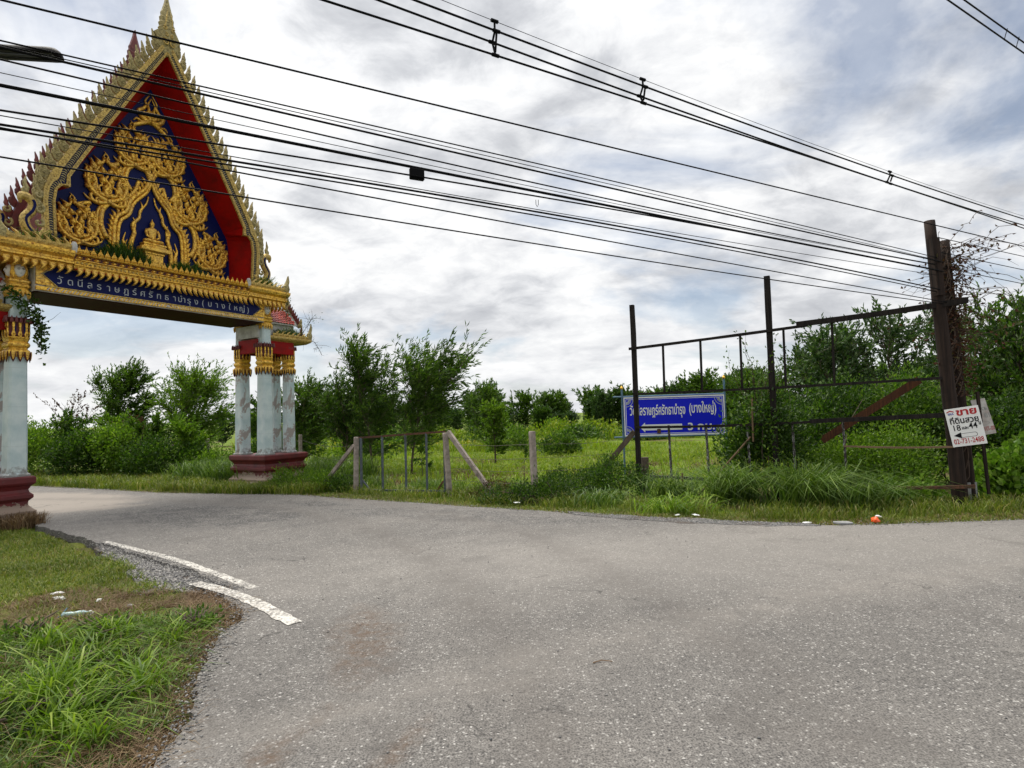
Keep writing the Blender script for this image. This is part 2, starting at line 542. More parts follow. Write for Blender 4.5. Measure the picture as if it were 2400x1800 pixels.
def wood_mat(name, col, dark, streak=(30, 30, 1.5)):
    t = NT(name)
    f = t.noise(1.2, 6, 0.65, 0.3, stretch=streak)
    c = t.ramp(f, [(0.35, dark), (0.62, col)])
    c = t.mix(t.ramp(t.noise(3.0, 5, 0.6), [(0.5, 0.0), (0.7, 0.6)]), c, dark)
    t.color(c)
    t.rough(0.88)
    t.p.inputs['Specular IOR Level'].default_value = 0.2
    t.bump(f, 0.6, 0.015)
    return t.m


M['wood_dark'] = wood_mat('weathered_black_wood', (0.026, 0.021, 0.018), (0.008, 0.007, 0.007))
M['wood_pole'] = wood_mat('old_brown_pole_wood', (0.040, 0.026, 0.020), (0.012, 0.009, 0.008), (16, 16, 0.8))
M['wood_orange'] = wood_mat('reddish_brown_plank', (0.105, 0.042, 0.018), (0.045, 0.02, 0.012))


def peel_wood():
    t = NT('peeling_white_on_black_wood')
    f = t.noise(9.0, 6, 0.75, 0.3, stretch=(6, 6, 1))
    t.color(t.ramp(f, [(0.52, (0.028, 0.022, 0.02)), (0.60, (0.38, 0.38, 0.37))]))
    t.rough(0.85)
    t.bump(f, 0.3, 0.01)
    return t.m


M['wood_peel'] = peel_wood()
M['sign_blue'] = simple('sign_blue_paint', (0.006, 0.014, 0.62), 0.4, 0, 0.15, 1.5, dark=(0.005, 0.012, 0.40), bump=0.03, spec=0.2)
M['sign_white'] = simple('sign_white_paint', (0.82, 0.82, 0.80), 0.4, 0, 0.10, 3, bump=0.0)
M['sign_back'] = simple('translucent_board', (0.55, 0.54, 0.50), 0.6, 0, 0.6, 5, dark=(0.30, 0.24, 0.21), bump=0.05)
M['sign_red'] = simple('sign_red_ink', (0.42, 0.012, 0.015), 0.5, 0, 0.15, 10, bump=0)
M['sign_red_faded'] = simple('faded_red_ink', (0.45, 0.17, 0.16), 0.6, 0, 0.3, 10, bump=0)
M['sign_grey_ink'] = simple('faded_grey_ink', (0.33, 0.33, 0.31), 0.6, 0, 0.3, 10, bump=0)
M['logo_blue'] = simple('logo_blue_ink', (0.16, 0.17, 0.42), 0.5, 0, 0.15, 10, bump=0)
M['teal'] = simple('blue_grey_post_paint', (0.10, 0.19, 0.27), 0.55, 0, 0.5, 9, bump=0.1)


def line_mat():
    t = NT('worn_white_road_paint')
    wp = t.world_pos()
    f = t.noise(28, 5, 0.7, 0, wp)
    g = t.noise(3, 4, 0.6, 0, wp)
    k = t.math('ADD', f, t.math('MULTIPLY_ADD', g, 0.35, -0.175))
    t.color(t.ramp(k, [(0.42, (0.19, 0.178, 0.165)), (0.50, (0.40, 0.38, 0.345)), (0.58, (0.58, 0.56, 0.515)), (0.72, (0.66, 0.64, 0.59))]))
    t.rough(0.8)
    t.bump(f, 0.4, 0.006)
    return t.m


M['line'] = line_mat()


def litter(name, col, rough=0.4, trans=0.0):
    t = NT(name)
    t.color(col)
    t.rough(rough)
    if trans:
        t.p.inputs['Transmission Weight'].default_value = trans
    return t.m


M['orange_plastic'] = litter('orange_plastic', (0.80, 0.10, 0.01), 0.3)
M['white_plastic'] = litter('white_plastic', (0.72, 0.73, 0.72), 0.4)
M['clear_plastic'] = litter('pale_blue_plastic', (0.42, 0.60, 0.62), 0.2, 0.35)
M['lamp_shell'] = simple('dark_lamp_housing', (0.008, 0.007, 0.007), 0.5, 0.0, 0.2, bump=0, spec=0.1)
M['lamp_tube'] = litter('unlit_grey_tube', (0.05, 0.055, 0.055), 0.3)
# ------------------------------------------------------------------ geometry helpers


def link_mesh(name, me, mat=None, parent=None, smooth=False):
    o = bpy.data.objects.new(name, me)
    COL.objects.link(o)
    if mat is not None and not me.materials:
        me.materials.append(mat)
    if smooth:
        me.polygons.foreach_set('use_smooth', [True] * len(me.polygons))
    if parent is not None:
        o.parent = parent
    return o


def tag(o, label=None, cat=None, group=None, kind=None):
    if label:
        o['label'] = label
    if cat:
        o['category'] = cat
    if group:
        o['group'] = group
    if kind:
        o['kind'] = kind
    return o


def thing(name, label, cat, loc=(0, 0, 0), rz=0.0, group=None):
    o = bpy.data.objects.new(name, None)
    o.empty_display_size = 0.2
    COL.objects.link(o)
    o.location = loc
    o.rotation_euler = (0, 0, rz)
    return tag(o, label, cat, group)


def place(mesh, name, parent, loc=(0, 0, 0), rot=(0, 0, 0), scale=(1, 1, 1)):
    o = bpy.data.objects.new(name, mesh)
    COL.objects.link(o)
    o.parent = parent
    o.location = loc
    o.rotation_euler = rot
    o.scale = scale if not isinstance(scale, (int, float)) else (scale,) * 3
    return o


class MB:
    def __init__(self):
        self.v = []
        self.f = []

    def add(self, verts, faces):
        b = len(self.v)
        self.v += [tuple(p) for p in verts]
        self.f += [tuple(i + b for i in fc) for fc in faces]
        return self

    def box(self, c, s, mat=None, bev=0.0):
        x, y, z = (q / 2 for q in s)
        if bev:
            b = min(bev, x * 0.9, y * 0.9, z * 0.9)
            vs, idx = [], {}
            for sx in (-1, 1):
                for sy in (-1, 1):
                    for sz in (-1, 1):
                        for a in range(3):
                            p = [sx * (x - b), sy * (y - b), sz * (z - b)]
                            p[a] = (sx, sy, sz)[a] * (x, y, z)[a]
                            idx[(sx, sy, sz, a)] = len(vs)
                            vs.append(p)
            bm = bmesh.new()
            for p in vs:
                bm.verts.new(p)
            r = bmesh.ops.convex_hull(bm, input=bm.verts)
            bm.verts.index_update()
            V = [v.co.copy() for v in bm.verts]
            Fs = [[v.index for v in f.verts] for f in bm.faces]
            bm.free()
        else:
            V = [Vector((sx * x, sy * y, sz * z)) for sx in (-1, 1) for sy in (-1, 1) for sz in (-1, 1)]
            Fs = [(0, 1, 3, 2), (4, 6, 7, 5), (0, 4, 5, 1), (2, 3, 7, 6), (0, 2, 6, 4), (1, 5, 7, 3)]
        if mat is not None:
            V = [mat @ p for p in V]
        cc = Vector(c)
        return self.add([p + cc for p in V], Fs)

    def bar(self, a, b, w, h, up=(0, 0, 1), taper=1.0):
        """squared bar from a to b"""
        a, b = Vector(a), Vector(b)
        d = (b - a).normalized()
        u = Vector(up)
        if abs(d.dot(u)) > 0.98:
            u = Vector((1, 0, 0))
        s = d.cross(u).normalized()
        t = s.cross(d).normalized()
        vs = []
        for p, k in ((a, 1.0), (b, taper)):
            for i, j in ((-1, -1), (1, -1), (1, 1), (-1, 1)):
                vs.append(p + s * (i * w * k / 2) + t * (j * h * k / 2))
        return self.add(vs, [(3, 2, 1, 0), (4, 5, 6, 7), (0, 1, 5, 4), (1, 2, 6, 5), (2, 3, 7, 6), (3, 0, 4, 7)])

    def tube(self, pts, radii, n=6, caps=True, flat=None):
        pts = [Vector(p) for p in pts]
        m = len(pts)
        if isinstance(radii, (int, float)):
            radii = [radii] * m
        vs, fs = [], []
        ref = None
        for i, p in enumerate(pts):
            d = (pts[min(i + 1, m - 1)] - pts[max(i - 1, 0)])
            if d.length < 1e-9:
                d = Vector((0, 0, 1))
            d.normalize()
            if ref is None:
                ref = Vector((0, 1, 0)) if abs(d.y) < 0.9 else Vector((1, 0, 0))
            s = d.cross(ref).normalized()
            t = s.cross(d).normalized()
            ref = t
            for k in range(n):
                a = 2 * math.pi * k / n
                vs.append(p + s * (math.cos(a) * radii[i]) + t * (math.sin(a) * radii[i] * (flat or 1.0)))
        for i in range(m - 1):
            for k in range(n):
                k2 = (k + 1) % n
                fs.append((i * n + k, i * n + k2, (i + 1) * n + k2, (i + 1) * n + k))
        if caps:
            fs.append(tuple(reversed(range(n))))
            fs.append(tuple(range((m - 1) * n, m * n)))
        return self.add(vs, fs)

    def loft(self, rings, caps=True):
        """rings: list of equal-length point lists"""
        n = len(rings[0])
        vs = [p for r in rings for p in r]
        fs = []
        for i in range(len(rings) - 1):
            for k in range(n):
                k2 = (k + 1) % n
                fs.append((i * n + k, i * n + k2, (i + 1) * n + k2, (i + 1) * n + k))
        if caps:
            fs.append(tuple(reversed(range(n))))
            fs.append(tuple(range((len(rings) - 1) * n, len(rings) * n)))
        return self.add(vs, fs)

    def sphere(self, c, r, n=8, m=6):
        rx, ry, rz = (r, r, r) if isinstance(r, (int, float)) else r
        rings = []
        for i in range(1, m):
            t = math.pi * i / m
            rings.append([(c[0] + rx * math.sin(t) * math.cos(2 * math.pi * k / n), c[1] + ry * math.sin(t) * math.sin(2 * math.pi * k / n),
                           c[2] - rz * math.cos(t)) for k in range(n)])
        return self.loft(rings)

    def prism(self, poly, y0, y1):
        """polygon in (x, z), extruded in y from y0 (front) to y1"""
        n = len(poly)
        vs = [(x, y0, z) for x, z in poly] + [(x, y1, z) for x, z in poly]
        fs = [tuple(range(n)), tuple(reversed(range(n, 2 * n)))]
        for k in range(n):
            k2 = (k + 1) % n
            fs.append((k, n + k, n + k2, k2))
        return self.add(vs, fs)

    def puffy(self, poly, edge, mid, inset=0.45, y=0.0):
        """leaf-like relief in the xz plane: thin at the outline, swelling to the middle"""
        n = len(poly)
        cx = sum(p[0] for p in poly) / n
        cz = sum(p[1] for p in poly) / n
        inn = [(cx + (px - cx) * inset, cz + (pz - cz) * inset) for px, pz in poly]
        rings = [[(px, y - mid, pz) for px, pz in inn], [(px, y - edge, pz) for px, pz in poly],
                 [(px, y + edge, pz) for px, pz in poly], [(px, y + mid, pz) for px, pz in inn]]
        return self.loft(rings)

    def mesh(self, name, mat=None, smooth=False, fix=True):
        me = bpy.data.meshes.new(name)
        me.from_pydata(self.v, [], self.f)
        if fix:
            bm = bmesh.new()
            bm.from_mesh(me)
            bmesh.ops.recalc_face_normals(bm, faces=bm.faces)
            bm.to_mesh(me)
            bm.free()
        if mat is not None:
            me.materials.append(mat)
        if smooth:
            me.polygons.foreach_set('use_smooth', [True] * len(me.polygons))
        me.update()
        return me

    def build(self, name, mat, parent=None, smooth=False):
        return link_mesh(name, self.mesh(name, mat, smooth), None, parent)


def np_mesh(name, verts, faces, mat, smooth=False):
    """fast mesh from arrays; faces (N,k)"""
    me = bpy.data.meshes.new(name)
    verts = np.ascontiguousarray(verts, dtype=np.float32)
    faces = np.ascontiguousarray(faces, dtype=np.int32)
    n, k = faces.shape
    me.vertices.add(len(verts))
    me.vertices.foreach_set('co', verts.ravel())
    me.loops.add(n * k)
    me.loops.foreach_set('vertex_index', faces.ravel())
    me.polygons.add(n)
    me.polygons.foreach_set('loop_start', np.arange(0, n * k, k, dtype=np.int32))
    me.polygons.foreach_set('loop_total', np.full(n, k, dtype=np.int32))
    if smooth:
        me.polygons.foreach_set('use_smooth', np.ones(n, dtype=bool))
    me.materials.append(mat)
    me.update(calc_edges=True)
    return me


def text_mesh(body, size, extrude=0.004, offset=0.0, align='LEFT', shear=0.0, sx=1.0, spacing=1.0):
    c = bpy.data.curves.new('lettering', 'FONT')
    c.body = body
    c.size = size
    c.extrude = extrude
    c.offset = offset
    c.align_x = align
    c.shear = shear
    c.space_character = spacing
    c.resolution_u = 3
    o = bpy.data.objects.new('lettering_source', c)
    COL.objects.link(o)
    bpy.context.view_layer.update()
    me = bpy.data.meshes.new_from_object(o.evaluated_get(bpy.context.evaluated_depsgraph_get()))
    bpy.data.objects.remove(o)
    bpy.data.curves.remove(c)
    if sx != 1.0:
        me.transform(Matrix.Diagonal((sx, 1, 1, 1)))
    me.name = 'lettering'
    return me


def catmull(pts, n):
    """smooth resampling of a polyline"""
    P = [Vector(p) for p in pts]
    P = [P[0] * 2 - P[1]] + P + [P[-1] * 2 - P[-2]]
    segs = len(P) - 3
    out = []
    for i in range(n):
        t = i / (n - 1) * segs
        k = min(int(t), segs - 1)
        t -= k
        a, b, c, d = P[k:k + 4]
        out.append(0.5 * ((2 * b) + (c - a) * t + (2 * a - 5 * b + 4 * c - d) * t * t + (3 * b - a - 3 * c + d) * t ** 3))
    return out


def poly_sample(poly, step):
    """points at even arc length along a 2-D polyline -> (x, z, tangent angle)"""
    out = []
    acc = 0.0
    nxt = step * 0.5
    for (x0, z0), (x1, z1) in zip(poly[:-1], poly[1:]):
        L = math.hypot(x1 - x0, z1 - z0)
        while nxt <= acc + L:
            k = (nxt - acc) / L
            out.append((x0 + (x1 - x0) * k, z0 + (z1 - z0) * k, math.atan2(z1 - z0, x1 - x0)))
            nxt += step
        acc += L
    return out


# ------------------------------------------------------------------ vegetation helpers


def unit(a):
    return a / np.maximum(np.linalg.norm(a, axis=1, keepdims=True), 1e-9)


def leaves_mesh(name, base, dirs, length, width, mat, rng, fold=0.25):
    """one folded diamond leaf per row"""
    n = len(base)
    d = unit(dirs)
    r = rng.normal(size=(n, 3))
    s = unit(np.cross(d, r))
    nn = np.cross(s, d)
    L = (length * rng.uniform(0.65, 1.25, n))[:, None]
    Wd = (width * rng.uniform(0.7, 1.25, n))[:, None]
    mid = base + d * L * 0.45 + nn * L * 0.05
    tip = base + d * L - nn * L * 0.08
    lf = mid + s * Wd * 0.5 + nn * Wd * fold
    rt = mid - s * Wd * 0.5 + nn * Wd * fold
    V = np.stack([base, lf, tip, rt], axis=1).reshape(-1, 3)
    i = np.arange(n)[:, None] * 4
    F = np.concatenate([i + [0, 1, 2], i + [0, 2, 3]], axis=0)
    return np_mesh(name, V, F, mat)


def grass_mesh(name, roots, height, width, mat, rng, lean=0.35, wind=(0.0, 0.0), hvar=(0.5, 1.3)):
    n = len(roots)
    a = rng.uniform(0, 2 * np.pi, n)
    h = height * rng.uniform(hvar[0], hvar[1], n) if np.isscalar(height) else height * rng.uniform(hvar[0], hvar[1], n)
    ln = lean * h * rng.uniform(0.3, 1.5, n)
    b = rng.uniform(0, 2 * np.pi, n)
    ld = np.stack([np.cos(b) * ln + wind[0] * h, np.sin(b) * ln + wind[1] * h], 1)
    s = np.stack([np.cos(a), np.sin(a), np.zeros(n)], 1)
    w = (width * rng.uniform(0.6, 1.3, n))[:, None]
    z = np.zeros(n)
    p0 = roots
    p1 = roots + np.stack([ld[:, 0] * 0.22, ld[:, 1] * 0.22, h * 0.5], 1)
    drop = np.clip(np.linalg.norm(ld, axis=1) / np.maximum(h, 1e-6), 0, 1.6)
    p2 = roots + np.stack([ld[:, 0] * 0.6, ld[:, 1] * 0.6, h * (0.85 - 0.12 * drop)], 1)
    p3 = roots + np.stack([ld[:, 0] * 1.1, ld[:, 1] * 1.1, h * (1.0 - 0.38 * drop)], 1)
    V = np.stack([p0 - s * w * .4, p0 + s * w * .4, p1 - s * w * .5, p1 + s * w * .5, p2 - s * w * .35, p2 + s * w * .35, p3], 1).reshape(-1, 3)
    i = np.arange(n)[:, None] * 7
    F = np.concatenate([i + q for q in ([0, 1, 3], [0, 3, 2], [2, 3, 5], [2, 5, 4], [4, 5, 6])], 0)
    return np_mesh(name, V, F, mat)


def in_poly(pts, poly):
    x, y = pts[:, 0], pts[:, 1]
    ins = np.zeros(len(pts), bool)
    m = len(poly)
    for i in range(m):
        x0, y0 = poly[i]
        x1, y1 = poly[(i + 1) % m]
        c = ((y0 > y) != (y1 > y)) & (x < (x1 - x0) * (y - y0) / (y1 - y0 + 1e-12) + x0)
        ins ^= c
    return ins


def scatter_poly(poly, n, rng, clump=0.0, cs=0.35):
    """random points in a polygon, optionally bunched"""
    P = np.array(poly)
    lo, hi = P.min(0), P.max(0)
    area = (hi - lo).prod()
    out = []
    tot = 0
    cen = None
    while tot < n:
        q = rng.uniform(lo, hi, (n * 2, 2))
        if clump:
            cen = rng.uniform(lo, hi, (max(8, int(area / (cs * cs) * 0.5)), 2))
            k = rng.integers(0, len(cen), n * 2)
            q2 = cen[k] + rng.normal(size=(n * 2, 2)) * cs * 0.35
            q = np.where((rng.uniform(size=n * 2) < clump)[:, None], q2, q)
        q = q[in_poly(q, poly)]
        out.append(q)
        tot += len(q)
    return np.concatenate(out)[:n]


def to3(p, z):
    return np.concatenate([p, np.full((len(p), 1), z) if np.isscalar(z) else np.asarray(z)[:, None]], 1)
# ------------------------------------------------------------------ the ground
from mathutils import noise as mnoise
from mathutils.geometry import tessellate_polygon

ROAD_FAR = [(-40, 32.5), (-24, 24.2), (-15.75, 19.78), (-12.26, 18.06), (-9.88, 16.83), (-8.11, 16.17), (-5.55, 15.43), (-4.2, 14.52),
            (-1.95, 13.24), (0.75, 11.59), (2.2, 10.72), (3.48, 10.05), (4.69, 9.62), (5.96, 9.49), (8.0, 9.52), (11, 10.3), (18, 13.6), (45, 27.5)]
ROAD_NEAR = [(-2.6, -15), (-2.0, -4), (-1.95, 1.5), (-2.05, 3.42), (-2.1, 3.8), (-2.36, 4.39), (-2.51, 4.91), (-2.69, 5.51), (-2.66, 5.81), (-2.97, 6.42),
             (-3.35, 6.82), (-3.90, 7.26), (-3.86, 7.34), (-3.20, 6.90), (-3.95, 7.58), (-4.08, 7.70), (-4.96, 8.48), (-5.84, 9.14), (-6.89, 9.92), (-8.48, 11.16), (-9.5, 11.88), (-9.75, 12.4),
             (-11.4, 13.4), (-24, 20.5), (-40, 29)]
ROAD = ROAD_FAR + [(60, 22), (60, -15)] + ROAD_NEAR


def gz(x, y):
    """height of the open ground beside the road"""
    return -0.085 + 0.05 * mnoise.noise((x * 0.35, y * 0.35, 0.0)) + 0.02 * mnoise.noise((x * 1.7, y * 1.7, 4.0))


def axis(lo, mid0, mid1, hi, step):
    a = list(np.arange(mid0, mid1 + 1e-6, step))
    s, p = step, mid1
    while p < hi:
        s *= 1.35
        p += s
        a.append(min(p, hi))
    s, p = step, mid0
    while p > lo:
        s *= 1.35
        p -= s
        a.insert(0, max(p, lo))
    return sorted(set(a))


gx = axis(-1500, -22, 22, 1500, 0.4)
gy = axis(-300, -2, 34, 2500, 0.4)
GV = np.array([(x, y, 0.0) for y in gy for x in gx])
inroad = in_poly(GV[:, :2], ROAD)
for i, p in enumerate(GV):
    far = abs(p[0]) > 60 or p[1] > 90 or p[1] < -20
    GV[i, 2] = -0.085 if far else gz(p[0], p[1])
GV[inroad, 2] -= 0.10
nx = len(gx)
GF = [(j * nx + i, j * nx + i + 1, (j + 1) * nx + i + 1, (j + 1) * nx + i) for j in range(len(gy) - 1) for i in range(nx - 1)]
tag(link_mesh('ground', np_mesh('ground', GV, np.array(GF), M['ground'], True)), kind='structure')


def rough_edge(poly, step, amp, skip=None, seed=0.0):
    out = []
    m = len(poly)
    for i in range(m):
        a, b = poly[i], poly[(i + 1) % m]
        L = math.dist(a, b)
        k = max(1, int(L / step)) if (skip is None or not skip(a, b)) else 1
        for j in range(k):
            t = j / k
            x, y = a[0] + (b[0] - a[0]) * t, a[1] + (b[1] - a[1]) * t
            if k > 1:
                nx_, ny_ = -(b[1] - a[1]) / L, (b[0] - a[0]) / L
                d = amp * mnoise.noise((x * 1.3 + seed, y * 1.3, 1.0)) + amp * 0.6 * mnoise.noise((x * 6 + seed, y * 6, 2.0)) + amp * 0.55 * mnoise.noise((x * 15 + seed, y * 15, 3.0))
                x, y = x + nx_ * d, y + ny_ * d
            out.append((x, y))
    return out


def slab(name, poly, top, thick, mat):
    tris = tessellate_polygon([[Vector((x, y, 0)) for x, y in poly]])
    n = len(poly)
    vs = [(x, y, top) for x, y in poly] + [(x, y, top - thick) for x, y in poly]
    fs = [tuple(t) for t in tris] + [(i, (i + 1) % n, n + (i + 1) % n, n + i) for i in range(n)]
    mb = MB()
    mb.add(vs, fs)
    return mb.build(name, mat)


road_edge = rough_edge(ROAD, 0.05, 0.075, lambda a, b: max(abs(a[0]), abs(b[0])) > 30 or min(a[1], b[1]) < -2 or math.dist(a, (-3.6, 7.2)) < .62)
tag(slab('road', road_edge, 0.0, 0.13, M['asphalt']), kind='structure')

GRAVEL = [(-7.1, 10.2), (-5.8, 9.3), (-4.85, 8.6), (-4.0, 7.85), (-3.1, 7.2), (-2.9, 6.75), (-3.79, 7.0), (-4.4, 7.25), (-4.9, 7.75), (-5.5, 8.5), (-6.5, 9.45)]
gsl = slab('gravel_shoulder', rough_edge(GRAVEL, 0.15, 0.2, seed=5.0), -0.045, 0.12, M['gravel'])
tag(gsl, kind='structure')
# dark loose chippings along the far edge of the main road
FARSTRIP = [(1.0, 11.62), (2.2, 10.85), (3.48, 10.2), (4.69, 9.75), (4.8, 9.50), (3.5, 9.80), (2.2, 10.42), (1.0, 11.2)]
tag(slab('chipping_strip', rough_edge(FARSTRIP, 0.15, 0.16, seed=9.0), 0.006, 0.05, M['gravel']), kind='structure')


def ribbon(name, pts, width, z, seed=0.0, amp=0.012):
    P = catmull([(x, y, 0) for x, y in pts], 60)
    L, R = [], []
    for i, p in enumerate(P):
        d = (P[min(i + 1, 59)] - P[max(i - 1, 0)]).normalized()
        s = Vector((-d.y, d.x, 0))
        w = width / 2
        L.append(p + s * (w + amp * mnoise.noise((p.x * 9 + seed, p.y * 9, 0))))
        R.append(p - s * (w + amp * mnoise.noise((p.x * 9 + seed, p.y * 9, 7))))
    vs = [(q.x, q.y, z) for q in L] + [(q.x, q.y, z) for q in R]
    return MB().add(vs, [(i, i + 1, 61 + i, 60 + i) for i in range(59)]).build(name, M['line'])


tag(ribbon('road_edge_line', [(-6.80, 9.97), (-5.75, 9.21), (-4.86, 8.55), (-4.0, 7.82), (-3.02, 6.95)], 0.115, 0.003, 0.0, 0.022), kind='structure')
tag(ribbon('road_edge_line', [(-3.86, 7.24), (-3.20, 6.77), (-2.66, 6.28), (-2.10, 5.70)], 0.15, 0.007, 3.0, 0.022), kind='structure')

# loose stones
rng = np.random.default_rng(11)


def stones(name, pts, z, size, mat, rng):
    n = len(pts)
    base = np.array([(1, 0, 0), (-.5, .87, 0), (-.5, -.87, 0), (0, 0, .9), (0, 0, -.5)])
    a = rng.uniform(0, 6.28, n)
    s = size * rng.uniform(0.4, 1.6, n)
    jit = rng.uniform(0.6, 1.3, (n, 5, 3))
    V = base[None] * jit
    ca, sa = np.cos(a)[:, None], np.sin(a)[:, None]
    X = V[:, :, 0] * ca - V[:, :, 1] * sa
    Y = V[:, :, 0] * sa + V[:, :, 1] * ca
    V = np.stack([X, Y, V[:, :, 2] * 0.7], 2) * s[:, None, None]
    V[:, :, :2] += pts[:, None, :]
    V[:, :, 2] += z
    i = np.arange(n)[:, None] * 5
    F = np.concatenate([i + q for q in ([0, 1, 3], [1, 2, 3], [2, 0, 3], [1, 0, 4], [2, 1, 4], [0, 2, 4])], 0)
    return link_mesh(name, np_mesh(name, V.reshape(-1, 3), F, mat))


tag(stones('loose_gravel', scatter_poly(GRAVEL, 5200, rng), -0.04, 0.017, M['stone'], rng),
    'grey loose gravel on the shoulder beside the broken white edge line', 'gravel', kind='stuff')
far_ch = scatter_poly(FARSTRIP, 1500, rng)
tag(stones('loose_chippings', far_ch, 0.008, 0.012, M['stone'], rng), 'dark chippings along the far edge of the road', 'chippings', kind='stuff')
rd = np.concatenate([scatter_poly([(-9, 11.6), (-4, 15), (0, 12.4), (3, 9), (-2, 4.5)], 500, rng), scatter_poly([(-2, 3), (4, 3), (9, 9), (-2, 9)], 160, rng)])
tag(stones('road_grit', rd, 0.004, 0.009, M['stone'], rng), 'small dark grit scattered over the worn asphalt', 'grit', kind='stuff')
# crumbled asphalt and soil along the near and far road edges
eb = []
for line, lo, hi in ((ROAD_NEAR[2:19], -.10, .16), (ROAD_FAR[2:16], -.22, .10)):
    seg = [(a, b, math.dist(a, b)) for a, b in zip(line[:-1], line[1:])]
    tot = sum(q[2] for q in seg)
    for a, b, L in seg:
        k = int(L / tot * 2600)
        t_ = rng.uniform(0, 1, k)
        o_ = rng.normal(size=k) * .07
        nx_, ny_ = -(b[1] - a[1]) / max(L, 1e-6), (b[0] - a[0]) / max(L, 1e-6)
        eb.append(np.stack([a[0] + (b[0] - a[0]) * t_ + nx_ * o_, a[1] + (b[1] - a[1]) * t_ + ny_ * o_], 1))
tag(stones('edge_crumbs', np.concatenate(eb), 0.003, 0.011, M['stone'], rng), 'crumbled asphalt bits strewn along the road edges', 'crumbs', kind='stuff')
# ------------------------------------------------------------------ the temple gate
GATE = thing('temple_gate', 'ornate gold, red and blue temple gateway with a tall pointed gable over the side road', 'gate',
             (-8.78, 14.952, 0.0), math.atan2(0.87056, 0.49206))
# gate axes: x along the gate, y into it (front columns at y = 0, rear at y = 1), z up


def octa(h, c, z, cx=0.0, cy=0.0):
    return [(cx + x, cy + y, z) for x, y in ((h, -h + c), (h, h - c), (h - c, h), (-h + c, h), (-h, h - c), (-h, -h + c), (-h + c, -h), (h - c, -h))]


def rect_ring(x0, x1, y0, y1, z):
    return [(x0, y0, z), (x1, y0, z), (x1, y1, z), (x0, y1, z)]


# shared small ornaments -------------------------------------------------
drop_poly = [(-0.5, 1.0), (0.5, 1.0), (0.46, 0.62), (0.28, 0.25), (0.0, -0.05), (-0.28, 0.25), (-0.46, 0.62)]
ME_drop_gold = MB().puffy([(x * 0.085, (z - 1) * 0.22) for x, z in drop_poly], 0.008, 0.022).mesh('petal', M['gold'])
ME_drop_red = MB().puffy([(x * 0.135, (z - 1) * 0.26) for x, z in drop_poly], 0.006, 0.012).mesh('petal', M['dark_red'])
ME_up_red = MB().puffy([(x * 0.085, (1 - z) * 0.13) for x, z in drop_poly], 0.008, 0.02).mesh('petal', M['rear_red'])
ME_rib = MB().puffy([(-.03, 0), (.03, 0), (.045, .06), (.02, .14), (.032, .24), (.03, .34), (-.03, .34), (-.032, .24), (-.02, .14), (-.045, .06)], 0.006, 0.022, 0.55).mesh('capital_rib', M['gold'])
ME_panel = MB().box((0, 0, 0), (0.034, 0.012, 0.26)).mesh('blue_panel', M['blue'])
_tp = [(-.05, 0), (.05, 0), (.062, -.05), (.05, -.10), (.018, -.145), (-.03, -.185), (-.085, -.205), (-.045, -.16), (-.032, -.12), (-.055, -.07)]
ME_tassel_l = MB().puffy(_tp, 0.012, 0.04, 0.5).mesh('tassel', M['gold'])
ME_tassel_r = MB().puffy([(-x, z) for x, z in reversed(_tp)], 0.012, 0.04, 0.5).mesh('tassel', M['gold'])
ME_tassel_c = MB().puffy([(-.05, 0), (.05, 0), (.062, -.06), (.035, -.13), (0, -.215), (-.035, -.13), (-.062, -.06)], 0.012, 0.04, 0.5).mesh('tassel', M['gold'])
ME_leaf = MB().puffy([(-.06, 0), (.06, 0), (.062, .045), (.03, .09), (.018, .11), (0, .165), (-.018, .11), (-.03, .09), (-.062, .045)], 0.012, 0.038, 0.5).mesh('merlon_leaf', M['gold'])
ME_diamond = MB().puffy([(-.075, 0), (0, -.045), (.075, 0), (0, .045)], 0.004, 0.03, 0.35).mesh('diamond', M['gold'])
ME_flower = MB().sphere((0, 0, 0), (.026, .02, .026), 7, 5).mesh('boss', M['gold'], True)


